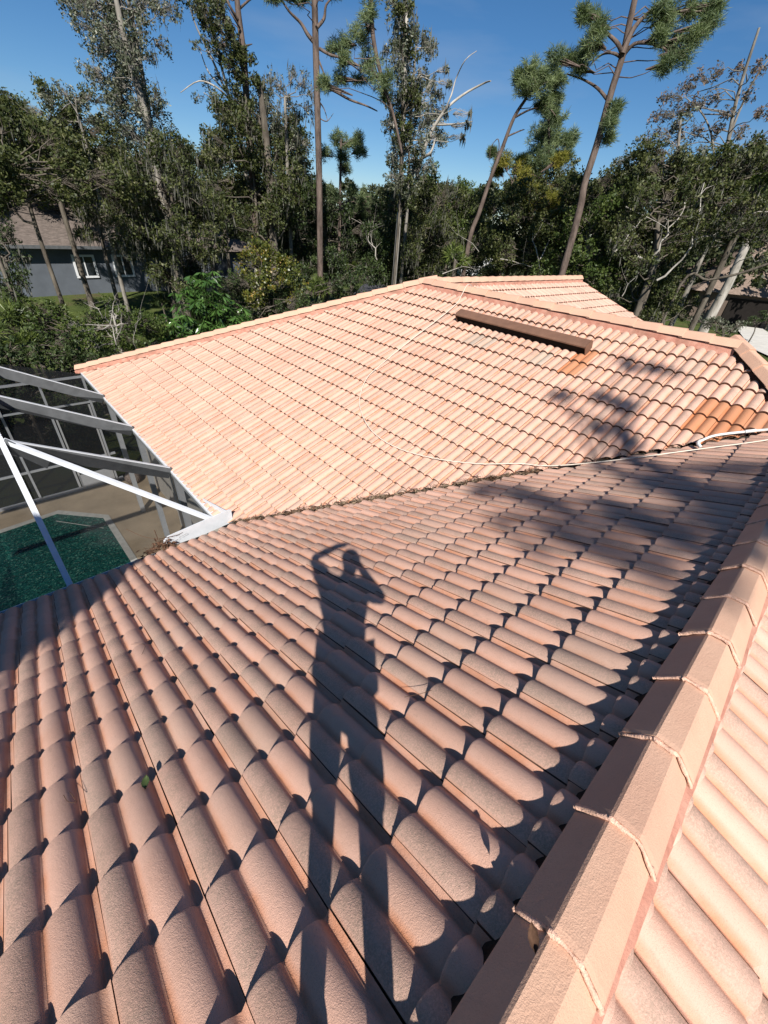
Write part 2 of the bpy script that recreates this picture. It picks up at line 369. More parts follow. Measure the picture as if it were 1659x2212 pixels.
# slope behind the near ridge: descends towards -Y
MG=facet((-.60,RY,RZ),(0,-1))
lay(None,MG,range(-18,12),[.17+k*TE for k in range(0,6)],[((0,RY-.125),(0,1))])
def area(Mt):
    P=[project(Mt@Vector(q)) for q in ((0,-TE,0),(TW,-TE,0),(TW,0,0),(0,0,0))]
    if min(p[2] for p in P)<.1: return 0
    cx=sum(p[0] for p in P)/4; cy=sum(p[1] for p in P)/4
    if not(-120<cx<1780 and -50<cy<2420): return 0
    return abs(sum(P[i][0]*P[(i+1)%4][1]-P[(i+1)%4][0]*P[i][1] for i in range(4)))/2
sc_=[area(t[0]) for t in tiles]
order=sorted(range(len(tiles)),key=lambda i:-(sc_[i]+(1e6 if tiles[i][2]=='orange' and sc_[i]>0 else 0)))
def cut_mesh(Mt,cut,kind,fine,name='tile'):
    bm=bmesh.new(); bm.from_mesh(PROTO[(kind,fine)]); bm.transform(Mt)
    for p,n_ in cut:
        bmesh.ops.bisect_plane(bm,geom=bm.verts[:]+bm.edges[:]+bm.faces[:],plane_co=(p[0],p[1],0),plane_no=(n_[0],n_[1],0),clear_outer=True)
    me=bpy.data.meshes.new(name); bm.to_mesh(me); bm.free()
    me.materials.append(M[kind]); me.materials.append(M['rim']); return me
JV=[];JF=[];JM=[];JS=[];JA=[]; nobj=0
for rank,i in enumerate(order):
    Mt,cut,kind=tiles[i]
    if nobj<300 and sc_[i]>0:
        fine=sc_[i]>900
        if cut:
            me=cut_mesh(Mt,cut,kind,fine)
            if not len(me.polygons): continue
            o=bpy.data.objects.new('tile',me); COL.objects.link(o); o.parent=home
        else:
            o=bpy.data.objects.new('tile',PROTO[(kind,fine)]); COL.objects.link(o); o.parent=home; o.matrix_local=Mt
        if kind=='orange': o['label']='new orange tile among the faded pink ones'
        nobj+=1
    else:
        rr=random.random(); fine=sc_[i]>900; mi={'tile':0,'orange':2,'grey':3}[kind]
        if cut:
            me=cut_mesh(Mt,cut,kind,fine); n=len(me.vertices)
            if not n: bpy.data.meshes.remove(me); continue
            V=[tuple(v.co) for v in me.vertices]; F=[tuple(p.vertices) for p in me.polygons]; MI=[p.material_index for p in me.polygons]; SM=[p.use_smooth for p in me.polygons]
            A=[tuple(d.vector) for d in me.attributes['tuv'].data]; bpy.data.meshes.remove(me)
        else:
            V,F,MI,SM,A=GEO[fine]; V=[tuple(Mt@Vector(v)) for v in V]
        b=len(JV); JV+=V; JF+=[tuple(k+b for k in f) for f in F]; JM+=[(1 if m else mi) for m in MI]; JS+=SM; JA+=[(a[0],a[1],rr) for a in A]
o=mesh_obj('distant_tiles',JV,JF,[M['tile'],M['rim'],M['orange'],M['grey']],home,JM,JS,JA); o['kind']='stuff'

# roof underlay, fascia and walls
def pl(pts,z0=-.095):
    return [(p[0],p[1],p[2]+z0) for p in pts]
u=MB()
VE=(5.5,-5.5,S*5.5)
u.add(pl([(-6,0.05,-.02),(.0,.0,0),(5.58,RY,RZ),(-6,RY,RZ)]),[(0,1,2,3)])
u.add(pl([(-.05,9.25,-.02),(0,0,0),(5.42,-5.42,2.41),(WR,-4.22,S*WR),(WR,CY,S*WR)]),[(0,1,2,3,4)])
u.add(pl([(WR,CY,S*WR),(WR+CY,0,S*(WR-CY)),(16.3,0,S*(WR-CY)),(15.2,CY,S*WR)]),[(0,1,2,3)])
u.add(pl([(WR,CY,S*WR),(WR,-4.22,S*WR),(13.2,-4.22,.05),(13.2,-4.,.05),(WR+CY,0,S*(WR-CY))]),[(0,1,2,3,4)])
u.add(pl([(-.05,9.25,0),(WR,CY,S*WR),(15.2,CY,S*WR),(18,9.25,0)]),[(3,2,1,0)])
u.add(pl([(-6,RY,RZ),(5.42,RY,RZ),(5.4,-11,.06),(-6,-11,.06)]),[(0,1,2,3)])
u.add(pl([(5.42,-5.42,2.41),(WR,-4.22,S*WR),(13.2,-4.22,.05),(13,-11,.05),(5.4,-11,.06)]),[(0,1,2,3,4)])
u.build('roof_deck',M['deck'],home)
w=MB()
w.box((.78,4.9,-2.05),(.1,4.1,1.75)); w.box((-2.6,-.75,-2.05),(3.4,.1,1.75)); w.box((8.,8.9,-2.05),(7.,.1,1.75))
w.box((12.6,-7,-2.05),(.1,3,1.75)); w.box((3,-10.4,-2.05),(9.6,.1,1.75)); w.box((14.6,4.5,-2.05),(.1,4.4,1.75)); w.box((-5.9,-5.5,-2.05),(.1,5,1.75))
w.box((.35,4.6,-.30),(.42,4.6,.02)); w.box((-2.6,-.35,-.30),(3.4,.42,.02))
w.build('wall',M['stucco'],home)
fa=MB(); fa.box((-.03,4.72,-.17),(.02,4.55,.09)); fa.box((-3.,.0,-.19),(3.,.02,.09)); fa.build('fascia',M['fascia'],home)
# ------------------------------------------------------------------ ridge and hip caps
CP=[(.130,-.016),(.126,-.010),(.052,.078),(.042,.086),(-.038,.088),(-.050,.080),(-.124,.002),(-.130,-.012)]
def cap_mesh(L=.46):
    V=[];F=[];n=len(CP)
    xs=[(0,1.035,.013),(.02,1.04,.015),(L,.955,-.004)]
    for x,s,dz in xs:
        for y,z in CP: V.append((x,y*s,z*s+dz))
    for r in range(2):
        for i in range(n-1): F.append((r*n+i,(r+1)*n+i,(r+1)*n+i+1,r*n+i+1)[::-1])
    b=len(V)
    for y,z in CP: V.append((0,y*1.035,z*1.035+.013))
    for y,z in CP: V.append((.004,y*.88,z*.84-.004))
    for i in range(n-1): F.append((b+i,b+n+i,b+n+i+1,b+i+1))
    me=bpy.data.meshes.new('ridge_cap'); me.from_pydata(V,[],F); me.materials.append(M['cap']); me.validate(); return me
CAPM=cap_mesh()
def caps(p0,p1,step=.40,lift=.015,mort=True,hm=.11,dark=None,beads=False,first=0.):
    p0=Vector(p0);p1=Vector(p1);d=(p1-p0);L_=d.length;d.normalize();side=Vector((-d.y,d.x,0)).normalized();up=d.cross(side)
    R=Matrix(((d.x,side.x,up.x),(d.y,side.y,up.y),(d.z,side.z,up.z))).to_4x4()
    k=0;x=first
    while x<L_-.1:
        o=bpy.data.objects.new('ridge_cap',CAPM); COL.objects.link(o); o.parent=home
        q=p0+d*x
        o.matrix_local=Matrix.Translation(q+Vector((0,0,lift+random.uniform(-.003,.003))))@R@Matrix.Rotation(random.uniform(-.012,.012),4,'Z')@Matrix.Rotation(random.uniform(-.012,.012),4,'X')
        x+=step
    if mort:
        mb=MB(); n=max(8,int(L_/.05)); V=[];F=[]
        sec=[(.145,-hm),(.116,-hm*.45),(.098,-.004),(.05,.03),(-.05,.03),(-.098,-.006),(-.150,-.026),(-.168,-hm)]
        for i in range(n+1):
            q=p0+d*(L_*i/n)
            for y,z in sec:
                j=.010*mnoise.noise(Vector((i*.23,y*30,z*20+p0.x)))
                j2=.016*mnoise.noise(Vector((i*.37+9,y*9,p0.y)))
                V.append(q+side*(y+math.copysign(j,y))+up*(z+j2*(1 if z<-.02 else .1)))
        m=len(sec)
        for i in range(n):
            for j in range(m-1):
                F.append((i*m+j,(i+1)*m+j,(i+1)*m+j+1,i*m+j+1)[::-1])
        mb.v=V;mb.f=F;mb.m=[0]*len(F);mb.sm=[True]*len(F)
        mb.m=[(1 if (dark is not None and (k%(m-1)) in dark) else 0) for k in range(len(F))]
        mb.build('mortar_bed',[M['mortar'],M['shadebed']],home)
    if beads:
        x=first;mb=MB()
        while x<L_-.1:
            q=p0+d*(x-.004); pts=[];rr=[];mb=MB()
            P=[(y*1.03,z*1.03+.012) for y,z in CP]
            for a in range(len(P)-1):
                for s_ in range(4):
                    t=s_/4; y=P[a][0]*(1-t)+P[a+1][0]*t; z=P[a][1]*(1-t)+P[a+1][1]*t
                    pts.append(q+side*y+up*(z-.0095+lift)+d*(random.uniform(-.002,.002)+.005*mnoise.noise(Vector((x*9,a+t,0))))); rr.append(.0105*random.uniform(.55,1.2))
            mb.tube(pts,rr,5); mb.build('mortar_bead',[M['bead']],home)
            x+=step
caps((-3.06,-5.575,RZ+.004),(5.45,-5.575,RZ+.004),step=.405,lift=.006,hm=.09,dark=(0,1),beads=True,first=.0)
caps((-.20,LP+.16,-.03),(WR,CY,S*WR+.02),hm=.10)
caps((WR,-4.22,S*WR+.02),(WR,CY,S*WR+.02),hm=.12)
caps((15.25,CY,S*WR+.02),(WR+.1,CY,S*WR+.02),hm=.10)
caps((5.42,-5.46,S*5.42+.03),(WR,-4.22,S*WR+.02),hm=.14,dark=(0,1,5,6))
e=empty('hip_end_cap_group') if False else None
o=bpy.data.objects.new('ridge_cap',CAPM); COL.objects.link(o); o.parent=home
o.matrix_local=Matrix.Translation((16.45,.75,1.93))@Matrix.Rotation(2.9,4,'Z')@Matrix.Scale(1.6,4)
rk=MB(); rk.beam((15.24,CY,S*WR-.06),(16.38,0,S*(WR-CY)-.06),.05,.10); rk.build('rake_trim',M['mortar'],home)
# ------------------------------------------------------------------ long brown roof vent
def pB(x,y,h): return Vector((x,y,S*x))+Vector((-S,0,1))/NN*h
y0,y1=.56,-2.27
vb=MB()
vb.add([pB(5.70,y0,-.03),pB(5.70,y1,-.03),pB(5.685,y1,.150),pB(5.685,y0,.150),pB(5.85,y0,-.03),pB(5.85,y1,-.03),pB(5.85,y1,.10),pB(5.85,y0,.10)],
       [(0,1,2,3),(4,7,6,5),(0,3,7,4),(1,5,6,2)],0)
vb.build('vent_throat',M['black'],home)
vh=MB()
sec=[(5.655,.135),(5.657,.158),(5.69,.178),(5.83,.182),(5.88,.15),(5.88,.03),(5.87,.03),(5.87,.14),(5.825,.170),(5.69,.166),(5.667,.152),(5.663,.135)]
V=[pB(x,y,h) for y in (y0+.03,y1-.03) for x,h in sec]; m=len(sec)
vh.add(V,[(i,(i+1)%m,m+(i+1)%m,m+i) for i in range(m)]); vh.build('vent_hood',M['brown'],home)
ve=MB()
for yy in (y0+.03,y1-.03):
    V=[pB(x,yy+s*.006,h) for s in (-1,1) for x,h in ((5.655,.135),(5.657,.158),(5.69,.178),(5.83,.182),(5.88,.15),(5.88,-.02),(5.68,-.02))]
    ve.add(V,[tuple(range(7)),tuple(range(13,6,-1))]+[(i,(i+1)%7,7+(i+1)%7,7+i) for i in range(7)])
ve.build('vent_end_plate',M['brown'],home)

# ------------------------------------------------------------------ things lying on the roof
def smooth_path(P,n=8):
    P=[Vector(p) for p in P]; out=[]
    for i in range(len(P)-1):
        a=P[max(0,i-1)];b=P[i];c=P[i+1];d=P[min(len(P)-1,i+2)]
        for k in range(n):
            t=k/n; out.append(.5*((2*b)+(c-a)*t+(2*a-5*b+4*c-d)*t*t+(3*b-3*c+d-a)*t**3))
    out.append(P[-1]); return out
def onB(x,y,h=.03): return (x,y,S*x+h)
def onA(x,y,h=.03): return (x,y,-S*y+h)
h=MB(); h.tube(smooth_path([(7.6,1.38,2.62),(6.95,1.25,S*WR+.08),(WR,1.2,S*WR+.155),onB(6.40,1.12,.09),onB(6.14,1.04),onB(5.46,1.0),onB(4.78,1.0),onB(3.89,.95),onB(3.46,.88),onB(3.08,.62),onB(2.78,.27),onB(2.51,-.34),onB(2.44,-1.0),onB(2.57,-1.71),onB(2.84,-2.4),onB(3.12,-2.90,.05),onA(3.33,-3.28,.05),onA(3.66,-3.87),onA(4.23,-4.66),onA(4.64,-5.20),onA(4.9,-5.42,.06)],7),.0078,8)
tag(h.build('hose',M['hose']),'thin cream hose looping over the far tiled slope from the ridge to the right edge','hose')
h=empty('drain_pipe',(4.4,-4.62,2.1),label='short white plastic pipe with an elbow lying at the valley above the cream hose',cat='pipe')
a=MB(); a.tube(smooth_path([onA(4.5,-4.60,.07),onA(4.74,-4.70,.09),onA(4.95,-4.98,.08),onA(5.06,-5.30,.08)],6),.017,10); a.build('pipe_run',M['pvc'],h)
a=MB(); a.tube([onA(4.38,-4.66,.015),onA(4.40,-4.62,.05),onA(4.45,-4.60,.066),onA(4.52,-4.60,.073)],[.021,.023,.023,.022],10); a.build('elbow',M['pvc'],h)
a=MB(); a.tube([onA(4.93,-4.95,.083),onA(4.98,-5.04,.083)],.022,10); a.build('coupling',M['pvc'],h)
def leafobj(name,label,c,ax,L_,W_,m,cat='leaf'):
    c=Vector(c);ax=Vector(ax).normalized();up=Vector((0,.3,1)).normalized();s=ax.cross(up).normalized()
    V=[];F=[]
    prof_=[(-.5,.05),(-.3,.35),(-.05,.5),(.2,.38),(.42,.12),(.5,.0)]
    for t,wd in prof_:
        for k in (-1,0,1): V.append(c+ax*t*L_+s*wd*W_*k+up*(.012*abs(k)+.03*L_*math.sin(t*5)))
    for i in range(5):
        F+= [(i*3,i*3+1,i*3+4,i*3+3),(i*3+1,i*3+2,i*3+5,i*3+4)]
    tag(mesh_obj(name,V,F,m,smooth=True),label,cat)
leafobj('fallen_leaf','small green leaf lying on the near tiles left of the shadow',onA(-2.19,-4.0,.028),(.3,.8,-.2),.07,.038,M['greenleaf'])
leafobj('dry_leaf','curled dark dry leaf stuck on the near ridge cap',(-1.50,-5.50,RZ+.115),(.6,.5,0),.06,.03,M['twig'])
def twig(label,pts,r=.0014,m=None,name='twig'):
    t=MB(); t.tube(smooth_path(pts,4),[r]*(4*(len(pts)-1)+1),5); tag(t.build(name,m or M['twig']),label,'twig')
twig('forked brown pine needle on the tiles near the lower left corner',[onA(-2.52,-3.72,.02),onA(-2.50,-3.80,.035),onA(-2.47,-3.83,.03),onA(-2.49,-3.74,.04)])
twig('thin curved twig lying on a tile right of the shadow legs',[onA(-1.02,-4.60,.03),onA(-.95,-4.66,.042),onA(-.90,-4.68,.035)])
twig('long reddish needle on the left tiles below the shaded corner',[onA(-1.98,-2.46,.02),onA(-1.90,-2.6,.03),onA(-1.95,-2.72,.02)])
twig('bent needle lying across tiles close to the valley end',[onA(-.35,-1.60,.03),onA(-.22,-1.55,.05),onA(-.18,-1.42,.03)])
# litter caught in the valley and in the gutter
def litter(name,label,pts,n,spread,hmax,m,L0=.05,L1=.16,r=.0028):
    mb=MB()
    for k in range(n):
        t=random.random(); i=min(len(pts)-2,int(t*(len(pts)-1))); f=t*(len(pts)-1)-i
        p=Vector(pts[i]).lerp(Vector(pts[i+1]),f)
        dens=.5+.5*mnoise.noise(p*1.7)
        if random.random()>dens+.35: continue
        ax=(Vector(pts[i+1])-Vector(pts[i])).normalized()
        q=p+Vector((random.gauss(0,spread),random.gauss(0,spread),random.random()**2*hmax))
        dv=(ax*random.choice((-1,1))*random.uniform(.4,1)+Vector((random.gauss(0,.6),random.gauss(0,.6),random.gauss(0,.25)))).normalized()*random.uniform(L0,L1)
        if random.random()<.55:
            e_=q+dv; mid=(q+e_)/2+Vector((random.gauss(0,.02),random.gauss(0,.02),random.uniform(0,.03)))
            mb.tube([q,mid,e_],[r*random.uniform(.5,1.2)]*3,3,random.choice((0,0,1)),cap=False)
        else:
            s=dv.cross(Vector((random.gauss(0,1),random.gauss(0,1),2))).normalized()*random.uniform(.008,.02)
            mb.add([q-dv*.3,q+s,q+dv*.4,q-s+Vector((0,0,.01))],[(0,1,2,3)],random.choice((0,0,1)))
    return tag(mb.build(name,m),label,'leaf litter',kind='stuff')
Vp=[(t,-t,S*t-.005) for t in np.linspace(0.0,3.2,20)]
litter('valley_litter','dry brown leaves and pine needles caught along the roof valley',Vp,1200,.024,.05,[M['debris'],M['twig']])
litter('upper_valley_litter','thin dark litter in the shaded upper end of the roof valley',[(t,-t,S*t+.0) for t in np.linspace(3.1,5.0,12)],220,.03,.04,[M['twig'],M['debris']],.03,.09)
litter('gutter_litter','dark rotting leaves lying between the far eave tiles and the white gutter',[(-.10,t,-.085) for t in np.linspace(.5,7.6,24)],800,.022,.03,[M['twig'],M['debris']],.02,.07)
litter('eave_litter','clump of dark needles on the near eave beside the white splash plate',[(-1.35,.03,-.03),(-1.1,.06,.0),(-.95,.05,.0)],260,.05,.10,[M['twig'],M['twig']],.05,.16)
bt=MB(); bt.tube(smooth_path([(-1.15,.05,.0),(-1.12,.10,.14),(-1.13,.08,.33)],4),.004,5); bt.tube(smooth_path([(-1.13,.09,.16),(-1.27,.2,.2),(-1.42,.32,.33)],4),.003,5); bt.tube(smooth_path([(-1.13,.09,.15),(-.98,.06,.14),(-.86,.05,.13)],4),.003,5); bt.tube(smooth_path([(-1.12,.08,.10),(-1.05,.1,.05),(-1.06,.08,-.02)],4),.003,5)
tag(bt.build('dead_branch',M['twig']),'bare forked dead branch sticking up from the near eave over the pool','branch')

# ------------------------------------------------------------------ pool cage
cage=empty('pool_enclosure',(-2.,4.5,-3.65),label='white framed screen enclosure over the pool, fixed to the house eaves',cat='pool cage')
SL=.54; DZ=-3.66
def rf(x,y=0,o=0): return (x,y,-.10-SL*x+o)
g=MB(); g.beam((-.15,.35,-.085),(-.15,9.3,-.085),.07,.04); g.beam((-.185,.35,-.13),(-.185,9.3,-.13),.012,.12); g.beam((-.10,.30,-.15),(-.10,9.3,-.15),.12,.012)
g.build('gutter',M['alu'],cage)
for k,yb in enumerate((2.31,4.57,6.85)):
    b=MB(); b.beam(rf(-.20,yb,-.12),rf(-2.95,yb,-.12),.05,.22); o_=b.build('beam',M['greyalu'],cage)
    b=MB(); b.beam(rf(-.18,yb,.004),rf(-2.95,yb,.004),.052,.014); b.build('beam_flange',M['alu'],cage)
    b=MB(); b.beam((-2.9,yb,1.44),(-7,yb,1.44),.05,.22); b.build('beam',M['greyalu'],cage)
    b=MB(); b.box((-.10,yb,-1.95),(.055,.055,1.72)); b.build('post',M['alu'],cage)
b=MB(); b.beam((-2.30,8.0,1.17),(-2.30,2.31,1.17),.06,.05); b.build('purlin',M['alu'],cage)
b=MB(); b.beam((-2.30,2.36,1.18),(-2.26,.10,-.12),.07,.05); b.build('purlin',M['alu'],cage)
b=MB(); b.beam((-2.27,2.27,1.13),(-.22,.36,-.06),.055,.07); b.build('diagonal_brace',M['alu'],cage)
b=MB(); b.add([rf(-2.5,2.27,-.02),rf(-1.95,2.27,-.02),(-2.05,2.27,.86),(-2.5,2.27,.95)],[(0,1,2,3)]); b.beam((-2.28,2.25,1.10),(-1.9,1.93,.78),.02,.17); b.build('gusset_plate',M['greyalu'],cage)
b=MB(); FYW=9.13
for x in (-.19,-1.235,-2.28,-3.32,-4.37,-5.4): 
    p_=MB(); p_.box((x,FYW,(-.18+DZ)/2),(.028,.05,(-.18-DZ)/2)); p_.build('post',M['alu'],cage)
for z,hh in ((-.18,.03),(-.93,.022),(-2.68,.03),(DZ+.04,.05)):
    p_=MB(); p_.box((-2.9,FYW-.003,z),(2.9,.03,hh)); p_.build('rail',M['alu'],cage)
dp=MB(); dp.box((-.72,FYW-.04,-3.36),(.45,.02,.22)); dp.build('kick_plate',M['alu'],cage)
dr=MB(); dr.box((-1.15,FYW-.03,-2.3),(.022,.03,1.3)); dr.box((-.26,FYW-.03,-2.3),(.022,.03,1.3)); dr.build('door_frame',M['white'],cage)
for nm,V in (('screen_panel',[(-.2,.3,-.10),(-.2,9.13,-.10),(-1.82,9.13,.38),(-2.3,6.9,1.13),(-2.3,2.31,1.14),(-.2,2.31,-.10)][1:]),
             ('screen_panel',[(-2.3,2.31,1.14),(-.2,.35,-.10),(-.2,2.31,-.10)]),
             ('screen_panel',[(-2.3,2.31,1.13),(-2.3,.1,-.13),(-.2,.34,-.11)]),
             ('screen_panel',[(-2.3,2.31,1.14),(-7,2.31,1.3),(-7,.1,-.13),(-2.3,.1,-.13)]),
             ('screen_panel',[(-2.3,2.31,1.14),(-2.3,6.9,1.13),(-2.3,9.05,.9),(-7,9.05,.9),(-7,2.31,1.3)]),
             ('screen_panel',[(-.15,FYW,-3.6),(-.15,FYW,-.12),(-1.82,FYW,.38),(-5.8,FYW,.8),(-5.8,FYW,-3.6)]),
             ('screen_panel',[(-7,9.1,-3.6),(-7,9.1,1.2),(-7,-.5,1.2),(-7,-.5,-3.6)])):
    V=[Vector(v) for v in V]; mesh_obj(nm,V,[tuple(range(len(V)))],M['screen'],cage)
# splash plate on the eave corner
sp=MB(); V=[]
prof_=[(-1.05,-.02),(-1.07,.05),(-1.05,.12),(-.98,.165),(-.55,.19),(-.02,.215),(.02,.20),(.02,-.04),(-.5,-.06)]
for yy in (.085,.10):
    for x,z in prof_: V.append((x,yy+.05*(x+1)*.9,z-.03))
n_=len(prof_); sp.add(V,[tuple(range(n_)),tuple(range(2*n_-1,n_-1,-1))]+[(i,(i+1)%n_,n_+(i+1)%n_,n_+i) for i in range(n_)])
sp.beam((-.02,.19,.07),(-.12,.95,-.05),.010,.10); sp.build('splash_plate',M['alu'],cage)
eg=MB(); eg.beam((-6,.06,-.17),(-1.0,.06,-.17),.10,.012); eg.beam((-6,.11,-.13),(-1.0,.11,-.13),.012,.08); eg.build('gutter',M['alu'],cage)
# deck, pool
PC=[hit(*q,(0,0,1),DZ) for q in ((0,1152),(124,1110),(223,1119),(283,1214))]
PP=[(PC[0][0]-4,PC[0][1]-.25),(PC[0][0],PC[0][1]),(PC[1][0],PC[1][1]),(PC[2][0],PC[2][1]),(PC[3][0],PC[3][1]),(PC[3][0]+.05,1.0),(PC[0][0]-4,1.0)]
dk=mesh_obj('pool_deck',[(-12,-1,DZ-.004),(1,-1,DZ-.004),(1,9.2,DZ-.004),(-12,9.2,DZ-.004)],[(0,1,2,3)],M['concrete']); tag(dk,kind='structure')
def offs(P,d):
    c=Vector((sum(p[0] for p in P)/len(P),sum(p[1] for p in P)/len(P))); out=[]
    n=len(P)
    for i in range(n):
        a=Vector(P[i-1]);b=Vector(P[i]);c_=Vector(P[(i+1)%n]); e1=(b-a).normalized();e2=(c_-b).normalized()
        n1=Vector((e1.y,-e1.x));n2=Vector((e2.y,-e2.x)); nn_=(n1+n2).normalized(); out.append(b+nn_*d/max(.3,nn_.dot(n1)))
    return out
pool=empty('swimming_pool',(-3,4,DZ),label='green swimming pool, sparkle painted in its pebbled water, under the screen cage',cat='swimming pool')
IN=offs(PP,.0);OU=offs(PP,-.16)
if (Vector(OU[3])-Vector((-3,3))).length<(Vector(IN[3])-Vector((-3,3))).length: OU=offs(PP,.16)
k=len(PP)
mesh_obj('coping',[(p[0],p[1],DZ+.012) for p in IN]+[(p[0],p[1],DZ+.012) for p in OU]+[(p[0],p[1],DZ-.10) for p in IN],
   [(i,(i+1)%k,k+(i+1)%k,k+i) for i in range(k)]+[(i,(i+1)%k,2*k+(i+1)%k,2*k+i) for i in range(k)],M['coping'],pool)
stp=MB(); stp.add([(IN[2][0]-.1,IN[2][1]-.35,DZ+.004),(IN[3][0]-.12,IN[3][1]-.5,DZ+.004),(IN[3][0]-.12,IN[3][1]-.54,DZ+.004),(IN[2][0]-.1,IN[2][1]-.39,DZ+.004)],[(0,1,2,3)]); stp.build('step_edge',M['coping'],pool)
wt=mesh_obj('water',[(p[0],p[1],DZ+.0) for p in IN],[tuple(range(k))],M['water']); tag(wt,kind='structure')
# stone urn and columns
ur=MB(); c0=hit(290,1042,(0,0,1),DZ); pr_=[(.0,.02),(.16,.02),(.22,.12),(.24,.22),(.20,.33),(.13,.38),(.15,.41),(.10,.41),(.0,.38)]
V=[];F=[];n=14
for r_,z in pr_:
    for j in range(n): V.append((c0[0]+r_*math.cos(j*2*math.pi/n),c0[1]+r_*math.sin(j*2*math.pi/n),DZ+z))
for i in range(len(pr_)-1):
    for j in range(n): F.append((i*n+j,i*n+(j+1)%n,(i+1)*n+(j+1)%n,(i+1)*n+j))
ur.add(V,F,0,True); M['urn']=simple('carved_stone',(.26,.21,.18),.9,.1,.45,24,.8,60); tag(ur.build('stone_urn',M['urn']),'squat carved stone urn on the pool deck near the far post','urn')
for (x,y) in ((.55,2.75),(.66,5.4),(.72,8.15)):
    p_=MB(); p_.box((x,y,-1.98),(.14,.14,1.68)); p_.build('porch_column',M['stucco'],home)

# ------------------------------------------------------------------ ground
def ground():
    rs=[0,6,10,14,17,20,24,28,32,36,42,50,60,80,110,160,260,500,900]; n=64; V=[];F=[]
    for r in rs:
        for j in range(n):
            a=2*math.pi*j/n; x=CAM[0]+r*math.cos(a);y=CAM[1]+r*math.sin(a)
            V.append((x,y,gz(x,y)+(.12*mnoise.noise(Vector((x*.13,y*.13,0))) if r>14 else 0)))
    for i in range(len(rs)-1):
        for j in range(n): F.append((i*n+j,(i+1)*n+j,(i+1)*n+(j+1)%n,i*n+(j+1)%n))
    tag(mesh_obj('ground',V,F,M['ground'],smooth=True),kind='structure')
ground()
def slab(name,pix,m,zo=.02,kind='structure'):
    V=[]
    for x,y in pix:
        q=ray(x,y); d=20.
        for _ in range(60):
            p=CAM+q*(d/math.hypot(q[0],q[1])); g_=gz(p[0],p[1])
            d=(CAM[2]-g_)/(-q[2])*math.hypot(q[0],q[1])*.5+d*.5
        p=CAM+q*(d/math.hypot(q[0],q[1])); V.append((p[0],p[1],gz(p[0],p[1])+zo+.10))
    return tag(mesh_obj(name,V,[tuple(range(len(V)))],m),kind=kind)
slab('driveway',[(1585,705),(1610,690),(1720,760),(1720,800),(1620,755)],M['drive'])
slab('road',[(770,590),(800,596),(860,640),(760,640),(790,612)],M['asphalt'])
slab('pavement',[(765,578),(800,590),(803,595),(768,584)],M['drive'],.03)

# ------------------------------------------------------------------ vegetation helpers
def leaves(name,C,D,Ln,Wd,m,parent=None,rnd=None,droop=0):
    """one mesh of leaf-sized quads: centres C, axes D"""
    n=len(C)
    if n==0: return None
    C=np.asarray(C);D=D/np.maximum(1e-6,np.linalg.norm(D,axis=1,keepdims=True))
    R_=RNG.normal(size=(n,3)); S_=np.cross(D,R_); S_/=np.maximum(1e-6,np.linalg.norm(S_,axis=1,keepdims=True))
    Nn=np.cross(D,S_)
    Ln=np.asarray(Ln).reshape(-1,1);Wd=np.asarray(Wd).reshape(-1,1)
    V=np.empty((n,4,3)); V[:,0]=C-D*Ln*.5; V[:,1]=C+S_*Wd*.5+Nn*Wd*.12; V[:,2]=C+D*Ln*.5; V[:,3]=C-S_*Wd*.5+Nn*Wd*.12
    me=bpy.data.meshes.new(name); me.vertices.add(n*4); me.vertices.foreach_set('co',V.astype(np.float32).ravel())
    me.loops.add(n*4); me.loops.foreach_set('vertex_index',np.arange(n*4,dtype=np.int32))
    me.polygons.add(n); me.polygons.foreach_set('loop_start',np.arange(0,n*4,4,dtype=np.int32)); me.polygons.foreach_set('loop_total',np.full(n,4,dtype=np.int32))
    me.materials.append(m); me.update(calc_edges=True)
    a=me.attributes.new('rnd','FLOAT','POINT'); r=rnd if rnd is not None else RNG.random(n); a.data.foreach_set('value',np.repeat(r,4).astype(np.float32))
    return link(name,me,parent)
def sph(n):
    v=RNG.normal(size=(n,3)); return v/np.linalg.norm(v,axis=1,keepdims=True)
def blobs(c,r,asp,n,K,sub=.38):
    """points gathered in K leafy sprays inside an ellipsoid"""
    k=sph(K)*(RNG.random((K,1))**.45)*.82; k[:,2]*=asp
    idx=RNG.integers(0,K,n); rr=RNG.random((n,1))**.5
    p=k[idx]+sph(n)*rr*sub*RNG.uniform(.6,1.25,(K,1))[idx]*np.array([1,1,.75])
    return c+p*r, c+k*r, idx
def wob(a,b,n=5,amt=.08):
    a=np.array(a);b=np.array(b);L_=np.linalg.norm(b-a);P=[]
    off=RNG.normal(size=(n+1,3))*L_*amt/2; off[0]=0;off[-1]=0
    return [tuple(a+(b-a)*i/n+off[i]) for i in range(n+1)]
NLEAF=[0]
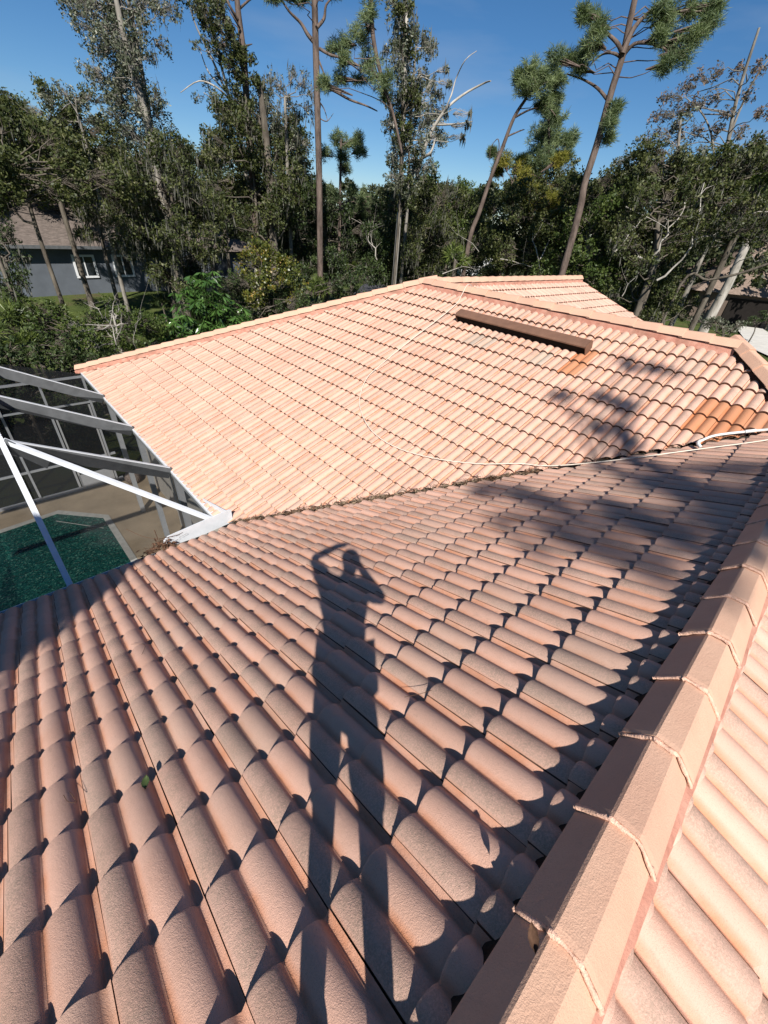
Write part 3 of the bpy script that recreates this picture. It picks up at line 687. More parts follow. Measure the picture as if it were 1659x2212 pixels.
def tree(name,label,cat,group,d,trunk,r0,clumps,leaf='oakleaf',bark_='oakbark',dens=1.,L_=.12,Wd=.07,hang=.0,moss=0,kind='broad',twigs=3,rt=None,ground=True,dj=.08,limbs=()):
    T=[at(x,y,d) for x,y in trunk]
    if ground:
        g_=T[-1].copy(); g_[2]=gz(g_[0],g_[1])-.1; T.append(g_)
    root=empty(name,(float(T[-1][0]),float(T[-1][1]),float(T[-1][2])),label=label,cat=cat,group=group)
    mb=MB(); P=[Vector(p) for p in T[::-1]]; P=smooth_path(P,5); n=len(P); r1=rt if rt else r0*.35
    mb.tube(P,[r0*(1.25 if i==0 else 1)*(1-i/(n-1))+r1*(i/(n-1)) for i in range(n)],8)
    mb.build('trunk',M[bark_],root)
    lb=MB(); C=[];DD=[];RN=[];MC_=[];MD=[]
    for li in limbs:
        q=[Vector(at(x,y,d+RNG.normal()*d*.01)) for x,y in li[0]]; q=smooth_path(q,4); n=len(q)
        lb.tube(q,[li[1]*(1-.7*i/(n-1)) for i in range(n)],6)
    for cl in clumps:
        x,y,rp=cl[:3]; asp=cl[3] if len(cl)>3 else .9
        dd=d*(1+RNG.uniform(-dj,dj)); c=at(x,y,dd); r=rp*pxm(x,y,dd)
        # join to the trunk a little below the clump
        best=min(P,key=lambda p:(p-Vector(c)).length+ (2.0*max(0,p.z-c[2]+r*.3)))
        pts=wob(best,c,5,.10); lr=max(.018,min(r0*.5,r*.045)); lb.tube(pts,[lr*(1.15-.7*i/5) for i in range(6)],5,cap=False)
        if kind=='pine':
            K=max(10,int(34*dens)); _,kc,_=blobs(c,r*1.3,asp,1,K,.3)
            for q in kc:
                if RNG.random()<.7: lb.tube([tuple(c*.6+np.array(best)*.4),tuple((c+q)/2),tuple(q)],[.03,.022,.012],3,cap=False)
            nn=int(50); idx=np.repeat(np.arange(K),nn); dr=sph(K*nn); dr[:,2]=dr[:,2]*.8+.15
            Ls=L_*RNG.uniform(.7,1.2,K*nn); base=kc[idx]+RNG.normal(size=(K*nn,3))*.05
            C.append(base+dr*Ls[:,None]*.5); DD.append(dr); RN.append(np.clip(RNG.random(K)[idx]*.6+RNG.random(K*nn)*.4,0,1))
        else:
            n=int(dens*r*r*1150*(.10/L_)**1.3); n=max(80,min(n,9000)); K=int(20+r*14)
            p,kc,idx=blobs(c,r,asp,n,K,.34 if kind=='broad' else .26)
            if kind=='feather': p[:,2]-=RNG.random(n)**2*r*.30
            C.append(p); dr=sph(n); dr[:,2]=dr[:,2]*(1-hang)-hang*1.2; DD.append(dr); RN.append(np.clip(RNG.random(K)[idx]*.55+RNG.random(n)*.45,0,1))
            for q in kc[:int(K*min(1,twigs/3))]:
                lb.tube(wob(c*.75+np.array(best)*.25,q,3,.18),[lr*.45,lr*.34,lr*.24,lr*.12],3,cap=False)
            if moss:
                nm=int(moss*K*2.2); ii=RNG.integers(0,K,nm); q=kc[ii]+RNG.normal(size=(nm,3))*r*.12; q[:,2]-=RNG.random(nm)*r*.5
                MC_.append(q); MD.append(np.column_stack([RNG.normal(size=nm)*.12,RNG.normal(size=nm)*.12,-np.ones(nm)]))
    if C:
        C=np.vstack(C);DD=np.vstack(DD);RN=np.concatenate(RN);n=len(C);NLEAF[0]+=n
        if kind=='pine': leaves('needles',C,DD,L_*RNG.uniform(.8,1.2,n),np.full(n,Wd),M[leaf],root,RN)
        else: leaves('foliage',C,DD,L_*RNG.uniform(.6,1.4,n),Wd*RNG.uniform(.6,1.4,n),M[leaf],root,RN)
    if MC_:
        q=np.vstack(MC_);n=len(q); leaves('moss',q,np.vstack(MD),RNG.uniform(.2,.7,n),RNG.uniform(.02,.06,n),M['moss'],root)['kind']='stuff'
    if lb.v: lb.build('limbs',M[bark_],root)
    return root

# ------------------------------------------------------------------ vegetation in view
# left: mossy oaks, leaning grey-leaved trees
tree('oak_tree','broad dark oak filling the left edge above the neighbour grey roof','tree',None,30,[(70,330),(60,430)],.12,
 [(-60,240,70),(10,255,55),(60,290,58),(120,290,50),(150,330,55),(-30,330,75),(50,370,60),(110,385,45),(185,360,50),(-40,420,60),(215,400,45),(160,410,35),(0,400,40)],dens=1.1,L_=.15,Wd=.085,moss=.5,dj=.12)
tree('oak_tree','tall mossy oak with hanging grey moss in front of the blue grey house','tree',None,27,[(320,320),(345,480)],.3,
 [(250,385,45),(300,350,50),(350,330,48),(395,380,50),(300,430,55),(360,430,55),(410,450,50),(245,450,40),(270,500,40),(330,500,50),(390,520,45),(430,400,45),(450,350,35),(210,470,30),(175,500,26),(420,560,40),(355,560,30),(290,545,22)],dens=.95,L_=.13,Wd=.07,moss=1.6,dj=.12)
tree('silver_leaved_tree','tall leaning tree with pale branches and narrow grey green leaves at upper left','tree',None,26,[(235,-80),(275,110),(330,320)],.22,
 [(215,10,40,1.2),(260,-10,42,1.2),(310,5,40,1.3),(350,20,26,1.3),(245,60,36,1.2),(295,70,36,1.3),(225,105,26),(280,125,30,1.2),(320,120,24),(300,175,28,1.3),(340,200,26,1.2),(290,230,30),(345,250,30),(260,180,20),(200,150,18),(235,240,26),(380,20,20,1.2),(330,290,40),(280,290,35),(185,20,26,1.2)],
 leaf='greyleaf',bark_='palebark',dens=.62,L_=.12,Wd=.055,hang=.35,kind='feather',moss=.15,rt=.07)
tree('silver_leaved_tree','small loose grey green crown rising above the left oaks beside the blue sky','tree',None,31,[(165,240),(190,330)],.12,
 [(100,215,26),(135,195,26),(165,215,28),(150,245,26),(195,205,18),(110,250,24),(195,255,20),(70,240,20),(220,265,20),(5,262,14)],leaf='greyleaf',bark_='palebark',dens=.9,L_=.12,Wd=.06,hang=.3,kind='feather')
tree('bare_limbed_tree','pale mostly bare leaning branches against the sky, left of the vine clad pine','tree',None,29,[(520,60),(535,170)] and [(455,60),(495,210),(535,400)],.12,
 [(420,95,14),(455,110,16),(470,95,12),(445,175,18),(460,200,15),(425,210,14),(470,160,12)],leaf='greyleaf',bark_='whitebark',dens=.8,L_=.13,Wd=.05,hang=.5,kind='feather',twigs=1,
 limbs=[([(530,260),(490,200),(455,120),(425,60),(405,0)],.07),([(500,220),(470,190),(430,175),(390,200)],.05),([(490,200),(450,155),(430,100)],.045),([(540,270),(500,230),(470,220),(440,200)],.05),([(560,300),(520,250),(500,180)],.05)])
tree('vine_clad_pine','tall straight pine wrapped in dark vines with bare stub limbs near its top','pine tree',None,28,[(505,-90),(514,20),(528,140),(540,330)],.19,
 [(428,20,20,1.5),(450,60,22,1.4),(475,95,22,1.3),(495,125,22,1.3),(515,160,22,1.3),(528,200,24,1.4),(470,30,16,2),(455,-10,22,1.6),(490,60,14,1.6)],leaf='greyleaf',bark_='pinebark',dens=.95,L_=.12,Wd=.055,hang=.4,kind='feather',rt=.10,
 limbs=[([(512,40),(495,10),(485,-20)],.08),([(518,60),(500,30),(493,18)],.05),([(516,20),(545,-5),(570,-15),(600,15)],.05),([(528,100),(545,95)],.05)])
tree('vine_clad_tree','dense dark vine covered tree with drooping leaves between the two tall pines','tree',None,27,[(560,180),(580,360)],.28,
 [(470,225,28),(500,250,32),(480,285,32),(530,270,36,1.2),(560,310,36,1.2),(505,330,40),(455,335,32),(545,360,45),(600,340,34),(590,390,46),(480,390,46),(540,420,50),(620,410,40),(645,370,26),(470,450,45),(525,480,45),(585,460,45),(640,460,40),(445,290,20),(440,400,30)],leaf='oakleaf',dens=1.1,L_=.13,Wd=.07,hang=.4,moss=.5)
tree('drooping_grey_tree','open tree with hanging grey leaf tufts left of the tallest straight trunk','tree',None,30,[(615,210),(620,330)],.14,
 [(560,185,18,1.6),(580,165,16,1.7),(600,180,20,1.5),(632,165,18,1.3),(655,175,22,1.4),(680,200,18,1.4),(670,235,20,1.3),(620,215,18),(645,240,18,1.3),(600,240,22,1.4),(575,220,20,1.4),(640,290,22,1.3),(660,315,22,1.3),(610,290,26),(590,265,22),(650,350,26),(545,225,20,1.5)],
 leaf='greyleaf',bark_='palebark',dens=.75,L_=.12,Wd=.055,hang=.45,kind='feather',moss=.5,rt=.05)
tree('tall_pine','tallest straight pine trunk in the middle of the tree line with crooked bare limbs','pine tree',None,26,[(676,-120),(680,20),(682,100),(686,250),(690,420)],.16,
 [(650,-10,20,.7),(620,-15,18,.7),(720,-30,22,.6),(590,-10,16,.7)],leaf='needle',bark_='pinebark',dens=.8,L_=.26,Wd=.018,kind='pine',rt=.12,
 limbs=[([(682,95),(665,75),(650,50),(625,25),(605,-5)],.09),([(684,60),(700,40),(705,10),(725,-10)],.08),([(684,120),(700,160),(703,185)],.05),([(686,215),(700,235),(708,262)],.035),([(690,255),(706,262),(720,245)],.03)])
tree('pine_branching_tree','long sideways pine boughs hung with moss, right of the tallest trunk','pine tree',None,25,[(860,0),(840,170),(810,90)] and [(868,330),(850,250),(828,180),(806,80),(800,-40)],.10,
 [(800,20,24,1.2),(795,60,20,1.3),(770,75,18),(745,95,16),(722,105,16),(790,130,20),(812,160,22,1.3),(772,170,18),(735,170,16),(830,200,16),(700,185,14),(835,170,14),(745,130,14)],leaf='needle',bark_='pinebark',dens=.5,L_=.24,Wd=.018,kind='pine',rt=.05,ground=False,
 limbs=[([(690,105),(712,118),(735,125),(760,140),(785,160)],.06),([(692,185),(720,195),(755,215),(790,228),(815,240)],.07)])
tree('young_pine','small pine with a flat tufted crown standing right of the tallest trunk','pine tree',None,30,[(737,300),(735,400),(732,620)],.13,
 [(700,335,18,.7),(725,300,16,.8),(750,310,18,.8),(775,325,16,.8),(770,300,13),(740,335,14),(695,410,20,.8),(715,420,16),(785,425,20,.8),(800,440,16),(760,415,14),(745,365,12),(780,460,16)],leaf='needle',bark_='pinebark',dens=.62,L_=.26,Wd=.02,kind='pine',dj=.03)
tree('eucalyptus_tree','tall shaggy eucalyptus with pale limbs and drooping leaf tufts, right of the small pine','tree',None,27,[(872,-60),(878,60),(874,200),(868,330),(862,470)],.14,
 [(850,20,22,1.5),(875,-5,20,1.3),(855,60,22,1.5),(880,90,22,1.4),(895,55,18,1.3),(920,85,16,1.4),(935,100,13,1.4),(860,110,24,1.4),(880,140,22,1.4),(865,170,26,1.4),(895,175,20,1.4),(915,160,16,1.4),(935,190,20,1.3),(860,220,28,1.3),(885,235,26,1.3),(920,220,24,1.4),(950,205,16),(970,180,10),(850,270,24,1.3),(885,290,24),(935,250,24,1.4),(960,240,16,1.4),(850,320,24,1.3),(915,300,26,1.3),(940,290,20,1.4),(1010,270,11),(1000,295,9),(965,150,8),(830,110,14,1.4),(850,380,30),(900,340,26,1.4),(925,360,20),(1015,245,6),(880,400,30)],
 leaf='greyleaf',bark_='whitebark',dens=.8,L_=.12,Wd=.058,hang=.4,kind='feather',moss=.35,rt=.08,
 limbs=[([(868,330),(850,270),(838,225),(825,190)],.08),([(900,380),(925,300),(960,240),(1000,205),(1045,180),(1060,175)],.09),([(935,270),(985,268),(1020,262)],.05),([(960,240),(975,205),(985,170),(1005,130),(1030,110)],.04),([(875,420),(905,350),(930,330),(940,300)],.11)])
tree('leaning_pine','slender leaning pine with a tufted crown, left of the large pine','pine tree',None,30,[(1135,215),(1110,255),(1085,320),(1060,385),(1035,460),(1012,530)],.15,
 [(1145,155,26,.8),(1165,185,24,.8),(1120,170,14),(1180,165,22,.8),(1195,215,20,.7),(1175,225,18,.7),(1130,195,16),(1205,175,18),(1062,330,5)],leaf='needle',bark_='pinebark',dens=.9,L_=.30,Wd=.02,kind='pine',rt=.07,dj=.03,
 limbs=[([(1110,255),(1150,235),(1185,235),(1200,250)],.05),([(1095,295),(1125,282),(1133,280)],.045),([(1072,345),(1078,320),(1075,300),(1060,320),(1058,350)],.035)])
tree('young_pine','bushy young pine with yellowing lower boughs behind the leaning trunk','pine tree',None,34,[(1185,240),(1175,420)],.15,
 [(1200,250,20),(1185,275,24),(1165,300,28),(1200,305,26),(1215,335,24),(1160,335,28),(1185,350,28),(1130,365,24),(1230,300,16),(1150,370,20)],leaf='needle',bark_='pinebark',dens=.9,L_=.34,Wd=.026,kind='pine',dj=.04)
tree('yellow_pine_sapling','yellow green pine sapling glowing below the bushy young pine','pine tree',None,31,[(1105,400),(1105,470)],.07,
 [(1090,350,20),(1120,360,22),(1135,385,18),(1075,370,10),(1210,345,14),(1150,430,24),(1190,440,24),(1175,420,20),(1210,450,14)],leaf='needle_y',bark_='pinebark',dens=.7,L_=.30,Wd=.025,kind='pine',dj=.03)
tree('large_pine','largest pine, thick trunk leaning out of the picture at the top right','pine tree',None,24,[(1385,-60),(1362,40),(1345,120),(1320,200),(1290,310),(1262,400),(1240,500)],.165,
 [(1275,40,20,.8),(1295,55,16),(1262,30,14),(1285,95,20,1.1),(1262,110,16),(1230,135,20,.7),(1200,130,20,.8),(1255,150,14),(1440,45,22,.9),(1470,25,28,.9),(1510,20,26,.9),(1530,55,22,1.1),(1500,80,20,1.1),(1455,95,22,1.1),(1480,110,22,1.2),(1420,20,18),(1440,140,16,1.2),(1545,15,16),(1320,265,14),(1330,235,12),(1315,300,10),(1425,80,14)],
 leaf='needle',bark_='pinebark',dens=.6,L_=.27,Wd=.017,kind='pine',rt=.10,dj=.03,
 limbs=[([(1345,120),(1335,95),(1315,75),(1300,60),(1285,30)],.09),([(1343,125),(1325,115),(1300,118),(1275,140)],.06),([(1345,115),(1370,60),(1410,20),(1440,0)],.11),([(1340,130),(1370,95),(1410,95),(1440,110),(1450,140)],.07),([(1312,215),(1290,190),(1260,172),(1225,160)],.07)])
# right: scrubby oaks and sparse grey trees
tree('sparse_grey_tree','thin sparse tree with grey and rust tinted leaves at the upper right edge','tree',None,32,[(1640,60),(1590,220),(1560,380),(1530,520)],.16,
 [(1440,210,22),(1475,190,24),(1510,165,22),(1550,150,22),(1600,150,24),(1640,140,24),(1420,250,24),(1460,240,26),(1500,220,26),(1540,210,24),(1570,240,20),(1620,200,22),(1650,240,24),(1410,290,22),(1450,290,28),(1500,280,26),(1545,280,24),(1600,290,24),(1640,310,26)],
 leaf='redleaf',bark_='palebark',dens=.85,L_=.15,Wd=.055,kind='feather',hang=.2,rt=.05,
 limbs=[([(1560,400),(1575,300),(1620,190),(1659,130)],.08),([(1545,420),(1540,310),(1520,250),(1480,210)],.06),([(1570,380),(1600,330),(1650,290),(1700,250)],.05)])
tree('sparse_grey_tree','open grey green tree with forked pale trunk left of the rusty one','tree',None,29,[(1470,260),(1462,340),(1440,470),(1425,560)],.14,
 [(1400,320,24),(1430,330,26),(1470,320,26),(1500,340,26),(1390,360,22),(1440,370,28),(1490,240,20),(1465,265,20),(1520,320,22),(1380,300,14),(1350,340,16),(1365,375,20),(1330,350,10),(1540,350,26),(1590,345,26),(1640,350,28)],
 leaf='greyleaf',bark_='palebark',dens=.8,L_=.14,Wd=.055,kind='feather',hang=.3,rt=.05)
tree('oak_tree','wide scrubby oak with olive leaves above the right end of the roof','tree',None,25,[(1420,480),(1405,600)],.26,
 [(1390,430,40),(1440,420,42),(1490,410,42),(1540,420,44),(1590,430,44),(1640,440,48),(1360,470,36),(1410,490,42),(1460,470,40),(1510,480,42),(1560,490,34),(1340,520,38),(1380,560,42),(1430,560,40),(1480,530,36),(1330,590,36),(1375,620,40),(1420,630,36),(1655,490,30),(1600,480,26),(1455,600,24),(1320,640,24),(1370,670,26),(1420,680,18)],dens=.85,L_=.12,Wd=.065,moss=.35,dj=.14,twigs=3)
tree('oak_tree','round dense oak with bright olive top beside the large pine trunk','tree',None,27,[(1270,520),(1265,620)],.25,
 [(1230,500,36),(1270,470,40),(1310,440,38),(1300,490,40),(1250,545,42),(1200,560,38),(1300,550,42),(1220,600,38),(1275,600,40),(1330,430,30),(1350,400,26),(1170,590,34),(1320,600,36),(1235,460,26)],leaf='shrub',dens=1.0,L_=.12,Wd=.075,dj=.1)
tree('oak_tree','dark leafy oak behind the far ridge between the two leaning pines','tree',None,33,[(1100,500),(1095,600)],.22,
 [(1060,440,36),(1100,420,36),(1140,460,40),(1080,490,40),(1130,520,42),(1180,500,38),(1050,530,30),(1100,560,40),(1160,560,36),(1210,400,30),(1240,380,26),(1260,410,28),(1200,440,34),(1160,400,26),(1060,590,26),(1235,350,18)],leaf='oakleaf',dens=1.0,L_=.14,Wd=.08,dj=.12)
tree('oak_tree','low dark oak thicket behind the roof peak below the eucalyptus','tree',None,34,[(900,500),(905,590)],.2,
 [(830,440,30),(870,450,34),(920,440,34),(960,430,30),(850,490,36),(900,500,38),(950,490,36),(990,470,28),(840,540,36),(890,550,36),(940,550,36),(985,530,30),(1000,560,26),(820,580,26),(875,590,26),(1010,440,18),(975,400,16)],dens=.85,L_=.14,Wd=.07,moss=1.2,dj=.12)
tree('oak_tree','dark hanging oak foliage behind the yellow flecked bush','tree',None,32,[(640,480),(645,600)],.22,
 [(600,480,34),(640,470,34),(680,460,34),(720,470,30),(620,520,36),(665,520,36),(710,520,34),(750,500,30),(640,560,34),(690,565,34),(730,560,28),(780,470,24),(775,520,22),(720,600,24),(760,440,18),(800,500,22),(660,600,30)],leaf='darkleaf',dens=1.0,L_=.13,Wd=.07,moss=.6,dj=.1)
tree('oak_tree','dark oak behind the neighbour roof between the mossy oak and the palms','tree',None,42,[(450,420),(455,540)],.25,
 [(400,430,34),(440,410,34),(480,420,34),(460,460,34),(420,470,34),(500,460,34),(380,400,28),(520,500,30),(350,460,26)],leaf='darkleaf',dens=1.0,L_=.16,Wd=.09)
# dead limbs and pale trunks
def snag(name,label,d,lines,m='whitebark',cat='dead tree'):
    mb=MB()
    for pts,r in lines:
        q=[Vector(at(x,y,d+RNG.normal()*.3)) for x,y in pts]; q=smooth_path(q,3); q=[v+Vector(RNG.normal(size=3))*r*1.6 for v in q]; n=len(q)
        mb.tube(q,[r*(1-.75*i/(n-1)) for i in range(n)],6)
        for v in q[2:]:
            if RNG.random()<.6:
                e_=v+Vector(RNG.normal(size=3))*.5+Vector((0,0,.25)); mb.tube([v,(v+e_)/2+Vector(RNG.normal(size=3))*.06,e_],[r*.3,r*.22,r*.1],4)
    return tag(mb.build(name,M[m]),label,cat)
snag('dead_branch','forked bleached dead branches standing behind the far roof peak',29,[([(1180,640),(1165,560),(1150,510)],.05),([(1165,560),(1185,520),(1195,480)],.035),([(1080,560),(1120,565),(1150,575)],.03),([(960,590),(1000,575),(1030,580)],.03),([(1035,545),(1010,520),(985,505)],.02)],cat='branch')
snag('dead_branch','crooked white dead limb right of the mailbox',28,[([(815,560),(805,530),(790,505),(785,480)],.045),([(805,530),(800,500)],.02)],cat='branch')
snag('dead_branch','long pale crossing limbs in the scrub above the right house',24,[([(1390,560),(1430,520),(1460,470),(1480,430)],.05),([(1330,545),(1360,500),(1385,470)],.04),([(1500,520),(1560,500),(1610,470),(1680,450)],.035),([(1420,610),(1480,560),(1510,470),(1515,400)],.05),([(1350,450),(1400,470),(1450,500)],.025),([(1340,640),(1370,600),(1400,570)],.02)],cat='branch')
tree('pale_trunk_tree','smooth pale leaning trunk in front of the brown roofed house','tree',None,44,[(1650,460),(1612,530),(1575,610),(1545,665),(1522,708)],.40,[(1640,520,16),(1660,560,20),(1600,520,14)],bark_='whitebark',rt=.22,L_=.13,dens=.6)
tree('dark_leaning_tree','thin dark trunk bowing across in front of the brown roofed house','tree',None,26,[(1700,555),(1600,590),(1530,605),(1470,615)],.06,[(1480,600,12)],bark_='oakbark',rt=.05,dens=.7)
tree('bare_trunk_tree','thin brown trunk rising behind the roof peak right of the white wall glimpse','tree',None,33,[(1080,540),(1072,600)],.16,[(1090,500,20)],bark_='pinebark')
def inpoly(poly,n,r0_,r1_,seed):
    rg=random.Random(seed); out=[]; xs_=[p[0] for p in poly]; ys_=[p[1] for p in poly]
    while len(out)<n:
        x=rg.uniform(min(xs_),max(xs_)); y=rg.uniform(min(ys_),max(ys_)); c=False; j=len(poly)-1
        for i in range(len(poly)):
            if (poly[i][1]>y)!=(poly[j][1]>y) and x<(poly[j][0]-poly[i][0])*(y-poly[i][1])/(poly[j][1]-poly[i][1])+poly[i][0]: c=not c
            j=i
        if c: out.append((x,y,rg.uniform(r0_,r1_)))
    return out
tree('oak_tree','spreading dark oak, second tree back behind the neighbour grey roof','tree',None,40,[(150,340),(160,430)],.14,inpoly([(-60,215),(50,225),(100,280),(200,300),(260,300),(330,380),(300,425),(160,418),(20,425),(-60,470)],46,30,46,1),leaf='oakleaf',L_=.17,Wd=.10,dens=1.1,dj=.06)
tree('oak_tree','nearest left oak, its olive leaves hanging over the neighbour roof edge','tree',None,24,[(20,360),(-20,500)],.10,inpoly([(-60,260),(60,260),(200,340),(300,380),(330,430),(230,440),(120,425),(10,425),(-60,440)],34,26,40,2),leaf='oakleaf',L_=.12,Wd=.07,dens=1.1,dj=.08)
tree('oak_tree','thick oak trunked tree with moss right in front of the house end wall','tree',None,25,[(370,420),(375,520)],.28,inpoly([(270,300),(390,310),(450,380),(480,520),(470,600),(400,650),(320,600),(330,520),(250,500),(230,450)],48,24,36,3),leaf='oakleaf',L_=.12,Wd=.065,dens=1.0,moss=.5,dj=.1)
tree('oak_tree','leafy oak limb tree brushing the grey roof above the two white windows','tree',None,28,[(215,470),(225,540)],.12,inpoly([(150,450),(330,450),(330,550),(250,552),(210,520),(150,500)],13,18,28,4),leaf='oakleaf',L_=.12,Wd=.06,dens=.8,moss=.8)
tree('laurel_oak','tall dark crown filling the gap behind the vine clad pine','tree',None,33,[(560,250),(575,400)],.26,inpoly([(450,240),(540,190),(620,200),(655,330),(660,420),(620,520),(520,520),(440,420)],60,26,38,5),leaf='oakleaf',L_=.14,Wd=.08,dens=1.0,hang=.2,dj=.08)
tree('laurel_oak','dark tree mass between the tallest pine and the small pine foot','tree',None,31,[(700,470),(705,600)],.22,inpoly([(600,400),(670,390),(720,440),(820,430),(840,520),(820,600),(700,620),(600,560)],60,22,34,6),leaf='darkleaf',L_=.13,Wd=.075,dens=1.0,moss=.3,dj=.1)
tree('laurel_oak','dark thicket tree directly behind the roof peak','tree',None,36,[(930,500),(935,590)],.22,inpoly([(800,420),(900,400),(1040,435),(1060,540),(1010,590),(880,620),(800,600)],64,20,32,7),leaf='oakleaf',L_=.15,Wd=.085,dens=1.0,moss=.4,dj=.08)
tree('laurel_oak','broad olive oak behind the large pine trunk','tree',None,31,[(1200,470),(1195,600)],.24,inpoly([(1050,430),(1150,400),(1240,370),(1340,350),(1390,400),(1390,560),(1330,640),(1260,600),(1060,590)],80,24,38,8),leaf='oakleaf',L_=.14,Wd=.08,dens=1.05,dj=.08)
tree('laurel_oak','deep green oak mass filling the right side above the brown roofed house','tree',None,28,[(1500,420),(1480,560)],.12,inpoly([(1340,370),(1400,320),(1500,330),(1600,310),(1720,330),(1720,520),(1600,515),(1480,530),(1455,690),(1400,700),(1330,650),(1300,560)],110,24,40,9),leaf='oakleaf',L_=.13,Wd=.075,dens=1.0,moss=.2,dj=.1)
tree('silver_leaved_tree','second silver leaved crown behind the leaning one, top left of the picture','tree',None,29,[(260,-60),(290,60),(325,260)],.12,inpoly([(125,-40),(385,-40),(380,60),(330,130),(350,260),(410,310),(330,340),(250,300),(200,200),(165,60)],74,22,34,10),leaf='greyleaf',bark_='palebark',L_=.12,Wd=.06,dens=.62,hang=.35,kind='feather',rt=.05)
tree('eucalyptus_tree','slimmer eucalyptus with dark drooping tufts just behind the tall one','tree',None,31,[(900,80),(885,300),(880,450)],.12,inpoly([(835,-20),(925,10),(945,110),(925,180),(985,200),(960,320),(930,400),(850,430),(835,250),(845,100)],44,16,27,11),leaf='greyleaf',bark_='palebark',L_=.12,Wd=.058,dens=.75,hang=.4,kind='feather',rt=.04)
tree('dense_bush_tree','dark bushes standing right behind the far wall of the screen cage','tree',None,17.5,[(60,860),(65,900)],.1,inpoly([(-80,770),(200,770),(215,830),(160,1010),(-80,1060)],52,34,52,12),leaf='darkleaf',L_=.13,Wd=.08,dens=.8,dj=.05)
tree('dense_bush_tree','mixed green bushes filling the garden left of the umbrella tree','tree',None,20,[(180,720),(185,750)],.1,inpoly([(-60,670),(140,660),(330,690),(420,740),(300,790),(-60,790)],52,22,36,13),leaf='shrub',L_=.10,Wd=.06,dens=.9,dj=.1)
tree('dense_bush_tree','low dark bushes along the back of the far hip ridge','tree',None,24,[(640,640),(642,660)],.08,inpoly([(420,700),(480,600),(620,620),(800,590),(820,620),(640,680),(440,740)],44,20,30,14),leaf='darkleaf',L_=.11,Wd=.065,dens=.9,dj=.06)
tree('climbing_vine','leafy vine column wrapping the trunk of the tall shaggy eucalyptus','tree',None,26.5,[(872,20),(868,300),(862,470)],.08,inpoly([(852,-20),(895,-20),(900,150),(905,260),(890,440),(850,440),(848,200)],44,12,22,21),leaf='oakleaf',L_=.12,Wd=.06,dens=1.2,hang=.35,kind='feather',rt=.04,dj=.03)
tree('climbing_vine','leafy vine column climbing the first tall pine, left of centre','tree',None,27.5,[(520,120),(545,350)],.08,inpoly([(395,-20),(480,-20),(500,60),(545,120),(560,260),(600,330),(560,380),(480,330),(470,220),(500,150),(440,90)],64,14,24,22),leaf='oakleaf',L_=.12,Wd=.06,dens=1.0,hang=.35,kind='feather',rt=.04,dj=.05)
tree('oak_tree','topmost left oak crown, its outline cutting into the blue sky','tree',None,33,[(110,260),(115,380)],.16,inpoly([(-60,190),(40,205),(110,180),(230,190),(250,250),(300,300),(250,330),(60,330),(-60,300)],40,18,32,23),leaf='oakleaf',L_=.14,Wd=.075,dens=.9,dj=.06)
tree('oak_tree','olive crown rising behind the shaggy eucalyptus, left of the leaning pine','tree',None,37,[(960,440),(965,560)],.16,inpoly([(900,330),(960,380),(1040,415),(1050,500),(900,500),(840,400)],30,18,28,24),leaf='shrub',L_=.15,Wd=.08,dens=.9,dj=.05)
# palms
def fan(center,up,R_,n,out):
    c=np.array(center)
    a=RNG.normal(size=3); side=np.cross(up,a); side/=np.linalg.norm(side)
    for k in range(n):
        t=-2.1+4.2*k/(n-1); dv=np.array(up)*math.cos(t)+side*math.sin(t); dv[2]-=.15*abs(t)
        out[0].append(c+dv*R_*.5); out[1].append(dv); out[2].append(R_*(.9 if abs(t)<1.4 else .7))
def palm(name,label,px,py,d,rpx,ptrunk=True,n=22,m='palm',cat='palm tree',blades=16,spread=1.,wd=.06):
    top=at(px,py,d); r=rpx*pxm(px,py,d); g_=gz(top[0],top[1])
    root=empty(name,(float(top[0]),float(top[1]),g_),label=label,cat=cat)
    mb=MB(); mb.tube([(top[0],top[1],g_),(top[0]+.05,top[1],(g_+top[2])/2),(top[0],top[1],top[2])],[.16,.13,.14] if ptrunk else [.05,.05,.04],8); mb.build('trunk',M['oakbark'],root)
    out=([],[],[]); st=MB()
    for k in range(n):
        dv=sph(1)[0]; dv[2]=abs(dv[2])*1.1-.25*spread; dv/=np.linalg.norm(dv)
        c=top+dv*r*.55; st.tube([tuple(top),tuple(c)],.012,3,cap=False); fan(c,dv,r*.55,blades,out)
    leaves('fronds',np.array(out[0]),np.array(out[1]),np.array(out[2]),np.full(len(out[0]),wd),M[m],root); st.build('stalks',M[m],root)
    return root
palm('cabbage_palm','tall palm with shaggy grey fronds behind the far roof peak',985,560,30,34,n=26)
palm('cabbage_palm','palm crown poking out of the scrub left of the right hand oaks',1395,395,31,26)
palm('cabbage_palm','palm with long fronds in the dark scrub at the right edge',1640,400,27,34)
palm('cabbage_palm','pale dry palm behind the neighbour roof',478,440,42,18,m='moss')
palm('cabbage_palm','low palm half hidden by moss beside the eucalyptus foot',760,590,30,30,n=20)
for i,(x,y,r_,d_) in enumerate(((20,690,46,20),(75,700,44,21),(-20,730,50,18),(130,690,34,24),(60,745,36,18))):
    lab=['bright green palmetto at the left edge below the blue grey house','bright palmetto clump second from the left edge','large palmetto cut off by the left edge of the view','smaller palmetto in the shade right of the bright clumps','low palmetto right behind the screen cage'][i]
    palm('saw_palmetto',lab,x,y,d_,r_,False,26,cat='palmetto',blades=14,wd=.035)
palm('saw_palmetto','dark fan palm on the lawn below the hanging moss',350,655,27,26,False,24,m='darkleaf',cat='palmetto',wd=.04)
palm('saw_palmetto','fan palm behind the far hip ridge below the small pine',690,625,24,30,False,24,cat='palmetto',wd=.035)
